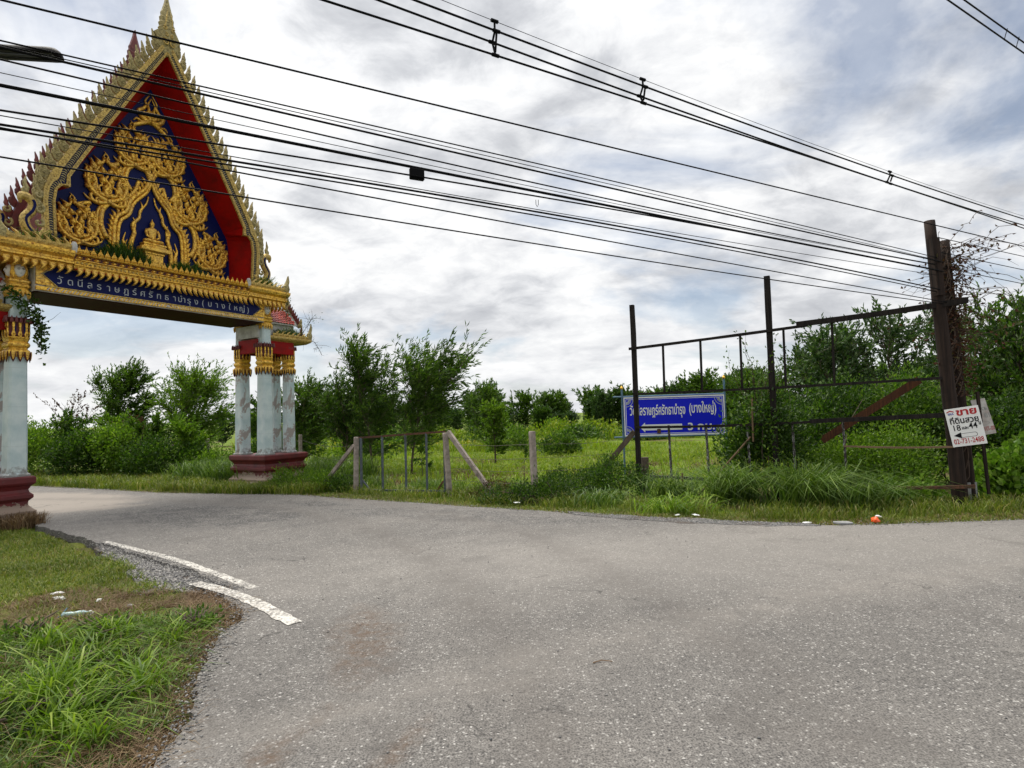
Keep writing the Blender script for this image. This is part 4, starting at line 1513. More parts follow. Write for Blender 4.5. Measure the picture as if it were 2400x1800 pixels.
inf = MB()
for s in (-1, 1):
    curl(inf, [(s * .52, 6.0), (s * .50, 6.45), (s * .42, 6.75), (s * .46, 6.95), (s * .30, 7.16), (s * .28, 7.34), (s * .12, 7.58), (s * .07, 7.78)], .05, .012, YT - .01, 26)
    curl(inf, [(s * .43, 6.80), (s * .40, 7.0), (s * .44, 7.14)], .035, .006)
    curl(inf, [(s * .28, 7.30), (s * .22, 7.46), (s * .26, 7.60)], .032, .006)
    curl(inf, [(s * .66, 6.0), (s * .62, 6.3), (s * .68, 6.5), (s * .62, 6.72)], .05, .006)
    curl(inf, [(s * .60, 6.1), (s * .66, 6.35), (s * .58, 6.55)], .035, .006)
inf.build('niche_flame', M['gold'], tym, True)
# small seated figure on its stepped seat
fg = MB()
fg.sphere((0, .42, 6.60), (.24, .12, .075), 14, 8)
fg.sphere((-.14, .36, 6.60), (.13, .09, .06), 10, 6)
fg.sphere((.14, .36, 6.60), (.13, .09, .06), 10, 6)
fg.loft([[(rx * math.cos(2 * math.pi * k / 12), .43 + ry * math.sin(2 * math.pi * k / 12), z) for k in range(12)] for rx, ry, z in
         ((.11, .08, 6.60), (.10, .07, 6.70), (.095, .065, 6.76), (.125, .075, 6.86), (.14, .07, 6.92), (.10, .055, 6.955), (.045, .04, 6.97), (.04, .038, 6.995), (.05, .05, 7.02),
          (.058, .058, 7.06), (.052, .055, 7.10), (.032, .035, 7.125), (.018, .018, 7.15), (.006, .006, 7.20))])
for s in (-1, 1):
    fg.tube([(s * .13, .43, 6.91), (s * .165, .41, 6.82), (s * .15, .37, 6.72), (s * .06, .32, 6.665)], [.04, .036, .03, .024], 7)
fg.build('seated_figure', M['gold'], tym, True)
seat = MB().loft([rect_ring(-e, e, .44 - e * .55, .48, z) for e, z in ((.22, 5.8), (.22, 6.24), (.25, 6.26), (.25, 6.30), (.36, 6.34), (.36, 6.42), (.30, 6.44), (.27, 6.48), (.29, 6.50), (.29, 6.53), (.22, 6.56))])
seat.build('figure_seat', M['gold'], tym)

# ------------------------------------------------------------------ little roofed wings outside the main columns
ME_tile = MB().loft([[(-.055, -.004, .0), (.055, -.004, .0), (.055, .012, .0), (-.055, .012, .0)],
                     [(-.055, -.016, -.07), (.055, -.016, -.07), (.055, .0, -.07), (-.055, .0, -.07)],
                     [(-.012, -.022, -.115), (.012, -.022, -.115), (.012, -.008, -.115), (-.012, -.008, -.115)]]).mesh('roof_tile', M['tile'])
for s in (-1, 1):
    def X(a, b):
        return (a, b) if s > 0 else (-b, -a)
    # red ring beam on the four columns
    rb = MB()
    a, b = X(2.92, 4.08)
    for y in (.0, 1.0):
        rb.box(((a + b) / 2, y + (.06 if y == 0 else -.06), 4.14), (b - a, .16, .40))
    for x in (2.90, 4.04):
        rb.box((s * x, .5, 4.138), (.13, .86, .404))
    wing = rb.build('wing_beam', M['red'], GATE)
    a, b = X(3.13, 4.68)
    MB().loft([rect_ring(a + (0 if s > 0 else -e), b + (e if s > 0 else 0), -.10 - e, 1.10 + e, z) for e, z in ((-.10, 4.30), (.0, 4.36), (.03, 4.40), (.03, 4.45), (-.02, 4.47))]).build('eave_slab', M['gold_pale'], wing)
    a, b = X(3.20, 4.18)
    MB().box(((a + b) / 2, .5, 4.68), (b - a, .80, .44)).build('wing_wall', M['white_trim'], wing)
    MB().box((s * 2.98, .5, 4.56), (.34, 1.0, .36)).build('wing_wall', M['white_trim'], wing)
    # roof: two slopes with laid tiles
    a, b = X(3.16, 4.26)
    for side in (-1, 1):
        e0, e1 = .5 + side * .50, .5 + side * .03
        MB().add([(a, e0, 4.885), (b, e0, 4.885), (b, e1, 5.36), (a, e1, 5.36), (a, e0, 4.845), (b, e0, 4.845), (b, e1, 5.32), (a, e1, 5.32)],
                 [(0, 1, 2, 3), (7, 6, 5, 4), (0, 4, 5, 1), (2, 6, 7, 3), (1, 5, 6, 2), (0, 3, 7, 4)]).build('wing_roof', M['white_trim'], wing)
        if side < 0:
            rl = math.atan2(.475, .47)
            nrow, ncol = 7, 9
            for r in range(nrow):
                t = (r + .9) / nrow
                for c in range(ncol):
                    x = a + .07 + (c + (.5 if r % 2 else 0)) * (b - a - .14) / ncol
                    if x > b - .08:
                        continue
                    place(ME_tile, 'roof_tile', wing, (x, e0 + (e1 - e0) * t - .012, 4.885 + .475 * t + .018), (rl - math.pi / 2, 0, 0))
    MB().tube([(a, .5, 5.38), (b, .5, 5.38)], .045, 6).build('ridge', M['white_trim'], wing)
    xe = s * 4.27
    gb = MB()
    for side in (-1, 1):
        gb.loft([[(xe - .03, .5 + side * w, z), (xe + .03, .5 + side * w, z), (xe + .03, .5 + side * (w - .09), z), (xe - .03, .5 + side * (w - .09), z)] for w, z in ((.58, 4.82), (.44, 4.98), (.26, 5.18), (.13, 5.36), (.09, 5.50))])
    gb.build('wing_gable', M['white_trim'], wing)
    sp2 = MB().loft([[(xe - h, .5 - h2, z), (xe + h, .5 - h2, z), (xe + h, .5 + h2, z), (xe - h, .5 + h2, z)] for h, h2, z in ((.05, .10, 5.40), (.05, .11, 5.55), (.035, .07, 5.72), (.012, .015, 5.98))])
    sp2.build('wing_spire', M['gold_grey'], wing)
    for side in (-1, 1):
        for i in range(6):
            t = i / 6
            y, z = .5 + side * (.12 + .44 * t), 5.44 - .56 * t
            fi = MB().puffy([(-.06, -.04), (.04, -.07), (.09, .02), (.05, .08), (.07, .17), (-.01, .09), (-.06, .04)], .012, .03, .5).build('crocket', M['rear_red'], wing)
            fi.location = (xe, y, z)
            fi.rotation_euler = (0, 0, math.pi / 2 if side > 0 else -math.pi / 2)
        place(ME_corner, 'corner_finial', wing, (xe, .5 + side * .58, 4.80), (0, 0, side * math.pi / 2), (.7, .8, .62))
    # pierced fence along the eave
    a, b = X(3.34, 4.62)
    for i in range(7):
        place(ME_flame_r if s > 0 else ME_flame_l, 'flame_leaf', wing, (a + .05 + i * (b - a - .1) / 6, -.06, 4.46), (0, 0, 0), (.9, .8, .72))
    for i in range(6):
        place(ME_flame_r, 'flame_leaf', wing, (s * 4.64, .06 + i * .18, 4.46), (0, 0, math.pi / 2), (.9, .8, .72))
    place(ME_corner, 'corner_finial', wing, (s * 4.66, -.06, 4.46), (0, 0, 0), (s * .8, .8, 1.15))
    place(ME_corner, 'corner_finial', wing, (s * 4.66, 1.06, 4.46), (0, 0, 0), (s * .8, .8, 1.15))
    place(ME_crocket[(s, 1)], 'gable_leaf', wing, (s * 4.32, -.02, 4.60), (0, 0, 0), (.7, .8, .75))

# ------------------------------------------------------------------ plants rooted on the gate's ledges
rg_n = np.random.default_rng(5)
GMW = Matrix.Translation(GATE.location) @ Matrix.Rotation(GATE.rotation_euler.z, 4, 'Z')


def g2w(u, y, z):
    return np.array(GMW @ Vector((u, y, z)))


def ledge_grass(label, u0, u1, y0, y1, z, n, h, mat, droop=0.6):
    q = np.stack([rg_n.uniform(u0, u1, n), rg_n.uniform(y0, y1, n), np.full(n, z)], 1)
    c = (u0 + u1) / 2
    hh = h * (1 - .6 * (np.abs(q[:, 0] - c) / ((u1 - u0) / 2)) ** 2)
    R = np.array(GMW.to_3x3())
    w = q @ R.T + np.array(GMW.translation)
    me = grass_mesh('ledge_plant', w, hh, .016, M[mat], rg_n, droop)
    return tag(link_mesh('ledge_plant', me), label, 'plant', 'plants growing on the gate ledges')


ledge_grass('dense dark green grass tuft growing left of the golden seated figure', -1.55, -.42, -.40, .30, 5.73, 1500, .50, 'leaf_dark', .55)
ledge_grass('small dark green tuft at the right foot of the golden seat', .02, 1.05, -.38, .25, 5.73, 1000, .36, 'leaf_dark', .6)
ledge_grass('thin green weeds at the foot of the gable over the left column', -3.2, -2.25, -.40, .1, 5.76, 500, .34, 'grass_long', .7)
ledge_grass('yellowish grass tuft beside the serpent finial over the right column', 2.35, 3.35, -.38, .2, 5.76, 900, .40, 'grass', .6)
ledge_grass('sparse green weeds on the eave of the little tiled wing roof', 3.35, 4.6, -.06, .06, 4.46, 300, .34, 'grass_long', .6)


def climber(name, label, path, n, spread, mat, leaf=(.07, .05), hang=0.0, group=None, stems=True):
    """creeping plant along a path given in gate axes"""
    t = thing(name, label, 'plant', tuple(g2w(*path[0])), 0, group)
    o = np.array(t.location)
    P = np.array([g2w(*p) for p in path])
    k = rg_n.uniform(0, len(P) - 1.001, n)
    i = k.astype(int)
    f = (k - i)[:, None]
    c = P[i] * (1 - f) + P[i + 1] * f + rg_n.normal(size=(n, 3)) * spread
    c[:, 2] -= np.abs(rg_n.normal(size=n)) * hang
    d = rg_n.normal(size=(n, 3)) + np.array([.3, -.5, -.3])
    link_mesh('leaves', leaves_mesh('leaves', c - o, d, leaf[0], leaf[1], mat, rg_n), None, t)
    if stems:
        m = MB()
        m.tube([tuple(q - o) for q in P], .008, 5)
        for _ in range(10):
            j = rg_n.integers(0, len(P) - 1)
            b = P[j] + (P[j + 1] - P[j]) * rg_n.uniform() - o
            e = b + rg_n.normal(size=3) * spread * 2.2
            m.tube([tuple(b), tuple((b + e) / 2 + rg_n.normal(size=3) * .03), tuple(e)], [.005, .004, .002], 4)
        m.build('stems', M['twig'], t)
    return t


climber('climbing_vine', 'dark leafy vine hanging round the gold capital of the left gate column',
        [(-3.3, -.24, 4.75), (-3.1, -.26, 4.62), (-2.95, -.27, 4.45), (-2.80, -.25, 4.30), (-2.70, -.22, 4.18), (-2.68, -.22, 3.85), (-2.66, -.22, 3.55)], 330, (.055, .055, .08), M['leaf_dark'], (.085, .06), .05)
climber('climbing_vine', 'thin vine leaves hanging down the right inner side of the left capital',
        [(-2.72, .05, 4.62), (-2.66, .0, 4.40), (-2.62, -.05, 4.15), (-2.60, -.08, 3.85)], 140, (.05, .05, .09), M['leaf_dark'], (.085, .06), .04)
climber('climbing_vine', 'thin trailing weed hanging from the outer corner of the right cornice',
        [(3.35, -.45, 5.75), (3.5, -.48, 5.55), (3.52, -.45, 5.25), (3.48, -.4, 5.0)], 120, (.06, .05, .1), M['leaf_dark'], (.05, .03), .05)
climber('dry_weed', 'spindly dry weed reaching out from the wing roof corner',
        [(4.35, .0, 4.55), (4.6, -.05, 4.9), (4.75, -.1, 5.15), (4.95, -.1, 5.2)], 90, (.10, .08, .10), M['leaf_dark'], (.045, .022))
climber('dry_weed', 'thin bare twigs drooping below the wing eave corner',
        [(4.65, .0, 4.5), (4.85, -.1, 4.4), (5.0, -.12, 4.2), (5.12, -.12, 4.0)], 50, (.09, .08, .08), M['leaf_brown'], (.04, .015))
# ------------------------------------------------------------------ field fence, steel gate


def post(label, x, y, h, w=.115, tilt=(0, 0), group='concrete fence posts'):
    m = MB()
    hw = w / 2
    m.loft([octa(hw * k, .012, z) for k, z in ((1.0, -.35), (1.0, .3), (.97, h - .05), (.93, h - .015), (.8, h))])
    o = m.build('fence_post', M['concrete'])
    o.location = (x, y, gz(x, y))
    o.rotation_euler = (tilt[0], tilt[1], .5)
    return tag(o, label, 'fence post', group)


FP = [(-4.20, 15.88), (-1.62, 14.86), (0.44, 13.39), (-8.0, 22.48), (-12.71, 24.88), (-14.77, 25.96)]
post('concrete fence post at the hinge side of the steel field gate, near the temple pedestal', *FP[0], 1.50, .12, (0, .02))
post('concrete fence post at the latch side of the steel gate, propped by a slanting strut', *FP[1], 1.58, .12, (0, -.05))
post('pale concrete fence post standing alone between the steel gate and the blue sign', *FP[2], 1.60, .125, (0, -.02))
post('concrete fence post right behind the maroon pedestal of the gateway', *FP[3], 1.45, .12)
post('concrete fence post in the weeds seen through the gateway', *FP[4], 1.35, .15)
post('concrete fence post overgrown by the hedge seen through the gateway', *FP[5], 1.3, .14)


def strut(label, a, b, w=.10):
    m = MB().bar((0, 0, 0), Vector(b) - Vector(a), w, w)
    o = m.build('fence_strut', M['concrete'])
    o.location = a
    return tag(o, label, 'fence strut', 'slanting concrete fence struts')


strut('slanting concrete strut leaning against the latch post of the steel gate', (-.55, 14.30, .05), (-1.62, 14.82, 1.52))
strut('slanting concrete strut leaning against the hinge post of the steel gate', (-5.35, 16.40, .0), (-4.24, 15.90, 1.20), .085)

sg = thing('field_gate', 'see-through grey steel bar gate with rusty top rail between two concrete posts', 'gate', (-4.10, 15.82, 0))
gd = Vector((-1.70 + 4.10, 14.90 - 15.82, 0))
MB().bar((.02, 0, 1.40), gd + Vector((0, 0, 1.52)), .05, .05).build('top_rail', M['rust'], sg)
MB().bar((.05, 0, .03), gd + Vector((-.05, 0, .05)), .05, .05).build('bottom_rail', M['steel'], sg)
for t, w in ((.03, .06), (.285, .05), (.555, .05), (.79, .05), (.985, .05)):
    p = gd * t
    MB().bar((p.x, p.y, .0), (p.x + .004, p.y, 1.40 + .12 * t), w, w).build('upright', M['steel'], sg)
MB().bar((gd * .04) + Vector((0, -.01, .30)), (gd * .13) + Vector((0, -.01, .05)), .035, .035).build('corner_brace', M['steel'], sg)
MB().bar((gd * .97) + Vector((0, -.01, .30)), (gd * .90) + Vector((0, -.01, .06)), .035, .035).build('corner_brace', M['rust'], sg)


def wires_between(label, a, b, hs, group='barbed wire runs'):
    a, b = Vector(a), Vector(b)
    t = thing('barbed_wire', label, 'barbed wire', (a.x, a.y, 0), 0, group)
    for h in hs:
        pts = []
        L = (b - a).length
        n = max(6, int(L / .35))
        for i in range(n + 1):
            k = i / n
            p = (b - a) * k
            pts.append((p.x, p.y, h - .05 * math.sin(math.pi * k) * L / 3 + rg.uniform(-.006, .006)))
        m = MB().tube(pts, .0042, 4)
        for p in pts[1:-1]:
            m.bar((p[0] - .02, p[1], p[2] - .018), (p[0] + .02, p[1], p[2] + .018), .004, .004)
        m.build('strand', M['wire'], t)
    return t


wires_between('barbed wire strands from the latch post to the lone pale fence post', FP[1], FP[2], (.35, .62, .90, 1.22))
wires_between('barbed wire strands from the lone pale fence post to the blue sign', FP[2], (3.05, 15.0), (.35, .62, .92, 1.22))
wires_between('barbed wire strands between the hinge post and the post behind the pedestal', FP[0], FP[3], (.4, .8, 1.2))
wires_between('barbed wire strands across the weeds seen through the gateway', FP[3], FP[4], (.4, .8, 1.15))

# ------------------------------------------------------------------ blue temple sign behind the frame
bs_ = thing('direction_sign', 'bright blue board with white Thai lettering and an arrow on slim posts', 'sign', (3.07, 16.55, 0), math.atan2(16.33 - 16.55, 5.78 - 3.07))
SW = math.hypot(5.78 - 3.07, .22)
sp_ = MB().box((SW / 2, 0, 1.735), (SW, .03, 1.07)).build('board', M['sign_blue'], bs_)
sp_.rotation_euler = (0, 0, 0)
MB().box((SW / 2, -.020, 1.735), (SW - .0, .012, .035)).v
bd_ = MB()
for (x0, x1, z0, z1) in ((0, SW, 2.235, 2.27), (0, SW, 1.20, 1.235), (0, .03, 1.236, 2.234), (SW - .03, SW, 1.236, 2.234)):
    bd_.box(((x0 + x1) / 2, -.019, (z0 + z1) / 2), (x1 - x0, .01, z1 - z0))
for (x0, x1, z) in ((.055, SW - .055, 2.205), (.055, SW - .055, 1.262)):
    bd_.box(((x0 + x1) / 2, -.018, z), (x1 - x0, .006, .012))
for x in (.06, SW - .06):
    bd_.box((x, -.018, 1.733), (.012, .006, .92))
bd_.build('border', M['sign_white'], sp_)
orn = MB()
for sx, x in ((1, .06), (-1, SW - .06)):
    for sz, z in ((1, 1.265), (-1, 2.202)):
        for r in (.08, .14, .20):
            orn.tube([(x + sx * r * math.cos(a), -.018, z + sz * r * math.sin(a)) for a in [k * math.pi / 2 / 8 for k in range(9)]], .009, 4, flat=.4)
        for k in range(4):
            a = .2 + k * .39
            orn.puffy([(x + sx * (.10 * math.cos(a) + p[0]), z + sz * (.10 * math.sin(a) + p[1])) for p in ((-.02, 0), (0, -.025), (.03, .005), (0, .03))], .003, .005, .5, -.018)
orn.build('corner_scroll', M['letter_silver'], sp_)
for s_, size, x, z, w in (("วัดนีลราษฎร์ศรัทธาบำรุง", .36, .16, 1.77, 1.50), ("(บางใหญ่)", .36, 1.76, 1.80, .72)):
    tm = text_mesh(s_, size, .003, .006)
    xs = [v.co.x for v in tm.vertices]
    k = w / (max(xs) - min(xs))
    tm.transform(Matrix.Translation((x, -.022, z)) @ Matrix.Rotation(math.pi / 2, 4, 'X') @ Matrix.Diagonal((k, 1.0, 1, 1)))
    tm.materials.append(M['sign_white'])
    link_mesh('lettering', tm, None, sp_)
tm = text_mesh("3 กม.", .27, .003, .007)
xs = [v.co.x for v in tm.vertices]
tm.transform(Matrix.Translation((1.70, -.022, 1.33)) @ Matrix.Rotation(math.pi / 2, 4, 'X') @ Matrix.Diagonal((.72 / (max(xs) - min(xs)), 1, 1, 1)))
tm.materials.append(M['sign_white'])
link_mesh('lettering', tm, None, sp_)
MB().prism([(.42, 1.43), (.56, 1.56), (.56, 1.505), (1.56, 1.505), (1.56, 1.345), (.56, 1.345), (.56, 1.29)], -.023, -.016).build('arrow', M['sign_white'], sp_)
for x, top in ((-.03, 2.5), (SW + .03, 2.70)):
    p = MB().tube([(x, .05, -.3), (x, .05, top)], .028, 8).build('post', M['teal'], bs_)
    MB().loft([[(x + r * math.cos(k * math.pi / 4), .05 + r * math.sin(k * math.pi / 4), z) for k in range(8)] for r, z in ((.03, top), (.045, top + .02), (.045, top + .05), (.02, top + .08), (.012, top + .11))]).build('finial', M['gold'], p)
for z in (2.29, 1.17):
    MB().tube([(-.28, .05, z), (SW + .05, .05, z)], .024, 8).build('cross_tube', M['teal'], bs_)
MB().tube([(.93, -.03, 1.26), (.93, -.03, 1.38)], .05, 10).build('fixing_can', M['rust'], bs_)

# ------------------------------------------------------------------ derelict billboard frame
BF = thing('billboard_frame', 'derelict black timber billboard frame with empty bays behind the long grass', 'frame', (2.95, 14.28, 0),
           math.atan2(11.23 - 14.29, 8.27 - 2.94))
BL = math.hypot(8.27 - 2.94, 14.29 - 11.23)      # to the big pole: 6.15 m


def fx(x, y):
    return ((x - 2.95) * (8.27 - 2.94) + (y - 14.28) * (11.23 - 14.29)) / BL


def beam(name, a, b, w, h, mat, parent=BF, sag=0.0, n=1):
    m = MB()
    a, b = Vector(a), Vector(b)
    if n == 1:
        m.bar(a, b, w, h)
    else:
        rings = []
        for i in range(n + 1):
            t = i / n
            p = a + (b - a) * t + Vector((0, 0, -sag * math.sin(math.pi * t)))
            ww = w * (1 + .12 * mnoise.noise((i * 2.3, a.z * 3, 0)))
            hh = h * (1 + .18 * mnoise.noise((i * 1.7, a.z * 5, 3)))
            rings.append([(p.x, p.y - ww / 2, p.z - hh / 2), (p.x, p.y + ww / 2, p.z - hh / 2), (p.x, p.y + ww / 2, p.z + hh / 2), (p.x, p.y - ww / 2, p.z + hh / 2)])
        m.loft(rings)
    return m.build(name, mat, parent)


def upright(x, top, w, mat, name='upright', z0=-.3, y=.0):
    m = MB()
    rings = []
    n = 7
    for i in range(n + 1):
        z = z0 + (top - z0) * i / n
        k = w / 2 * (1 + .10 * mnoise.noise((i * 1.9 + x, x * 3, 0)))
        dx = .012 * mnoise.noise((i * .8, x * 7, 5))
        rings.append([(x + dx - k, y - k, z), (x + dx + k, y - k, z), (x + dx + k, y + k, z), (x + dx - k, y + k, z)])
    return m.loft(rings).build(name, mat, BF)


upright(0.0, 4.44, .10, M['wood_dark'])
upright(fx(5.57, 12.78), 4.71, .115, M['wood_dark'])
beam('top_rail', (-.10, -.07, 3.38), (3.75, -.07, 3.56), .05, .06, M['wood_dark'], n=8, sag=.01)
beam('top_rail', (3.55, -.08, 3.60), (6.45, -.08, 3.76), .06, .105, M['wood_dark'], n=10, sag=.02)
beam('middle_rail', (0, -.07, 2.29), (6.05, -.07, 2.34), .045, .05, M['wood_dark'], n=12, sag=.02)
beam('middle_rail', (-.02, -.075, 1.50), (4.3, -.075, 1.58), .05, .055, M['wood_dark'], n=12, sag=.03)
beam('middle_rail', (3.7, -.10, 1.57), (6.0, -.10, 1.64), .05, .085, M['wood_dark'], n=8, sag=.0)
beam('bottom_rail', (.05, -.07, .36), (4.4, -.07, .25), .05, .07, M['wood_peel'], n=10)
beam('bottom_rail', (4.2, -.10, .26), (6.35, -.20, .34), .05, .06, M['rust'], n=6, sag=.03)
beam('thin_rail', (4.3, -.09, 1.06), (6.1, -.12, 1.05), .03, .035, M['bamboo'], n=6, sag=.02)
for i, (x, y) in enumerate([(3.56, 13.94), (4.30, 13.51), (5.04, 13.08), (5.80, 12.65), (6.59, 12.20)]):
    X_ = fx(x, y)
    beam('slat', (X_, -.02, 2.30), (X_ + .01, -.02, 3.38 + X_ * .047), .045, .045, M['wood_dark'])
for i, (x, y) in enumerate([(3.62, 13.90), (4.35, 13.48), (5.11, 13.05), (5.88, 12.60), (6.69, 12.14)]):
    X_ = fx(x, y)
    beam('slat', (X_ - .01, -.02, 1.54), (X_ + .01, -.02, .28), .045, .045, M['wood_peel'])

pl_ = MB().bar((0, 0, 0), Vector((8.02, 11.75, 2.34)) - Vector((6.55, 12.75, 1.15)), .05, .15).build('loose_plank', M['wood_orange'])
pl_.location = (6.55, 12.75, 1.15)
tag(pl_, 'reddish brown plank slanting up behind the frame to the big pole', 'plank')
bk = MB().bar((0, 0, 0), Vector((2.90, 14.36, 1.40)) - Vector((2.05, 14.75, .35)), .05, .12).build('frame_prop', M['bark'])
bk.location = (2.05, 14.75, .35)
tag(bk, 'overgrown slanting prop leaning on the left end post of the billboard frame', 'prop')
b1_ = MB().tube([(0, 0, 0), (.52, -.20, .62), (1.06, -.42, 1.28)], [.022, .02, .018], 7).build('bamboo_stick', M['bamboo'])
b1_.location = (4.05, 13.35, -.02)
tag(b1_, 'long bamboo stick slanting out of the grass against the frame', 'stick')
b2_ = MB().tube([(0, 0, 0), (.01, 0, .45), (.03, .02, .92)], [.02, .02, .018], 7).build('bamboo_stick', M['bamboo'])
b2_.location = (5.14, 12.88, 1.16)
tag(b2_, 'short upright bamboo stick tied to the frame above the slanting one', 'stick')
b3_ = MB().tube([(0, 0, -.1), (.01, 0, .5)], [.022, .02], 7).build('wooden_stake', M['bamboo'])
b3_.location = (3.68, 13.25, 0)
tag(b3_, 'short light wooden stake in the grass left of the bamboo stick', 'stake')
b4_ = MB().loft([octa(.075, .01, z) for z in (-.2, .4, .78)]).build('post_stub', M['bark'])
b4_.location = (3.12, 14.35, 0)
tag(b4_, 'thick short timber stub at the foot of the left frame post', 'stub')

# ------------------------------------------------------------------ two old poles


def pole(label, base, top, r0, r1, mat, seed, foot=None):
    base, top = Vector(base), Vector(top)
    t = thing('utility_pole', label, 'pole', (base.x, base.y, 0), 0)
    d = top - base
    rings = []
    n = 14
    for i in range(n + 1):
        k = i / n
        r = r0 + (r1 - r0) * k
        c = d * k
        rings.append([(c.x + r * (1 + .09 * mnoise.noise((a * 1.3 + seed, k * 5, seed))) * math.cos(a), c.y + r * (1 + .09 * mnoise.noise((a * 1.3 + seed, k * 5, seed))) * math.sin(a), base.z + c.z)
                      for a in [2 * math.pi * q / 10 for q in range(10)]])
    MB().loft(rings).build('shaft', mat, t, True)
    if foot:
        MB().loft([octa(foot, .02, z) for z in (-.3, .32, .36)]).build('foot', M['stub'], t)
    return t


pole('tall brown timber pole carrying the white sale board, all cables tied to it', (8.29, 11.22, -.3), (8.10, 11.30, 5.36), .135, .095, M['wood_pole'], 2.0)
pole('shorter leaning timber pole on a grey stub, choked with dry vine', (8.62, 11.42, -.1), (8.50, 11.50, 5.02), .10, .085, M['wood_pole'], 7.0, .085)
lb = MB().loft([octa(.07, .01, z) for z in (3.9, 5.0)]).build('pole_splint', M['wood_pole'])
lb.location = (8.26, 11.20, 0)
lb.rotation_euler = (0, -.035, 0)
tag(lb, 'square timber splint fixed to the upper side of the tall pole', 'splint')

# sale boards ------------------------------------------------------------


def board_thing(name, label, tl, tr, bl, br, mat, thick=.012):
    """a flat board given by three corners (top-left, top-right, bottom-left); returns (object, width, height)"""
    tl, tr, bl = Vector(tl), Vector(tr), Vector(bl)
    w, h = (tr - tl).length, (tl - bl).length
    ex = (tr - tl).normalized()
    ez = (tl - bl).normalized()
    ey = ez.cross(ex).normalized()
    ez = ex.cross(ey).normalized()
    o = MB().box((w / 2, 0, -h / 2), (w, thick, h)).build('board', mat)
    o.name = name
    o.matrix_world = Matrix.Translation(tl) @ Matrix((ex, ey, ez)).transposed().to_4x4()
    tag(o, label, 'sign')
    return o, w, h


sbd, w_, h_ = board_thing('sale_board', 'white tilted sale board with red and black Thai writing on the tall pole',
                          (8.05, 11.18, 1.74), (8.50, 10.94, 1.815), (8.165, 11.10, 1.05), None, M['sign_white'])


def print_on(o, body, size, x, z, w, mat, off=.003, y=-.009, mirror=False, tall=1.0, rot=0.0):
    tm = text_mesh(body, size, .0015, off)
    xs = [v.co.x for v in tm.vertices]
    k = w / (max(xs) - min(xs))
    tm.transform(Matrix.Translation((-min(xs), 0, 0)))
    tm.transform(Matrix.Translation((x, y, z)) @ Matrix.Rotation(rot, 4, 'Y') @ Matrix.Rotation(math.pi / 2, 4, 'X') @ Matrix.Diagonal((-k if mirror else k, tall, 1, 1)))
    tm.materials.append(mat)
    return link_mesh('lettering', tm, None, o)


print_on(sbd, "ขาย", .17, .165, -.14, .31, M['sign_red'], .006)
print_on(sbd, "ที่ดินสวย", .15, .045, -.285, .43, M['black_paint'], .003)
print_on(sbd, "18", .15, .075, -.415, .105, M['black_paint'], .001)
print_on(sbd, "และ", .075, .20, -.40, .10, M['black_paint'], .002)
print_on(sbd, "44", .16, .305, -.405, .13, M['black_paint'], .001)
print_on(sbd, "ไร่", .07, .455, -.35, .04, M['black_paint'], .002)
print_on(sbd, "02-731-2488", .13, .03, -.655, .45, M['sign_red'], .001)
MB().prism([(.025, -.055), (.08, -.03), (.135, -.055), (.135, -.075), (.08, -.052), (.025, -.075)], -.0085, -.0065).build('logo_roof', M['sign_red'], sbd)
print_on(sbd, "ERA", .05, .04, -.115, .09, M['logo_blue'], .002)
MB().prism([(.05, -.50), (.165, -.45), (.165, -.56)], -.0085, -.0065).build('arrow_head', M['black_paint'], sbd)
ar = [(.165, -.475)] + [(.37 + .035 * math.sin(a), -.51 + .036 * math.cos(a)) for a in [k * math.pi / 10 for k in range(11)]] + [(.165, -.545)]
MB().tube([(x, -.0075, z) for x, z in ar], .0035, 4, flat=.4).build('arrow_body', M['black_paint'], sbd)

sb2, w2_, h2_ = board_thing('sale_board', 'faded board with mirrored red digits, half hidden behind the white sale board',
                            (8.66, 11.32, 1.90), (8.90, 11.28, 1.94), (8.83, 11.20, 1.26), None, M['sign_back'])
print_on(sb2, "02-731-2", .10, .245, -.60, .23, M['sign_red_faded'], .003, mirror=True)
print_on(sb2, "18", .12, .235, -.36, .09, M['sign_grey_ink'], .003, mirror=True)
print_on(sb2, "สวย", .10, .225, -.22, .14, M['sign_grey_ink'], .002, mirror=True)
MB().tube([(.06 + .13 * math.cos(a) * (1 if True else 0), -.0075, -.46 + .035 * math.sin(a)) for a in [(-1 + k / 6) * math.pi / 2 for k in range(13)]], .003, 4, flat=.4).build('arrow_body', M['sign_grey_ink'], sb2)
bt = MB().bar((0, 0, 0), (.10, .02, -1.9), .035, .05).build('board_batten', M['wood_pole'])
bt.location = (8.68, 11.16, 2.06)
tag(bt, 'thin timber batten holding the faded board beside the shorter pole', 'batten')

# ------------------------------------------------------------------ overhead cables
A0, A1 = Vector((-4.2, 4.9, 0)), Vector((8.27, 11.23, 0))
At = (A1 - A0).normalized()


def cable(label, coef, s0, s1, r, P0=A0, t=At, side=0.0, n=40, group='cables strung to the tall pole', end=None):
    sd = Vector((-t.y, t.x, 0)) * side
    pts = []
    for i in range(n + 1):
        s = s0 + (s1 - s0) * i / n
        z = coef[0] * s * s + coef[1] * s + coef[2]
        p = P0 + t * s + sd
        pts.append(Vector((p.x, p.y, z)))
    o = pts[0].copy()
    ob = MB().tube([p - o for p in pts], r, 6).build('overhead_cable', M['cable'])
    ob.location = o
    return tag(ob, label, 'cable', group)


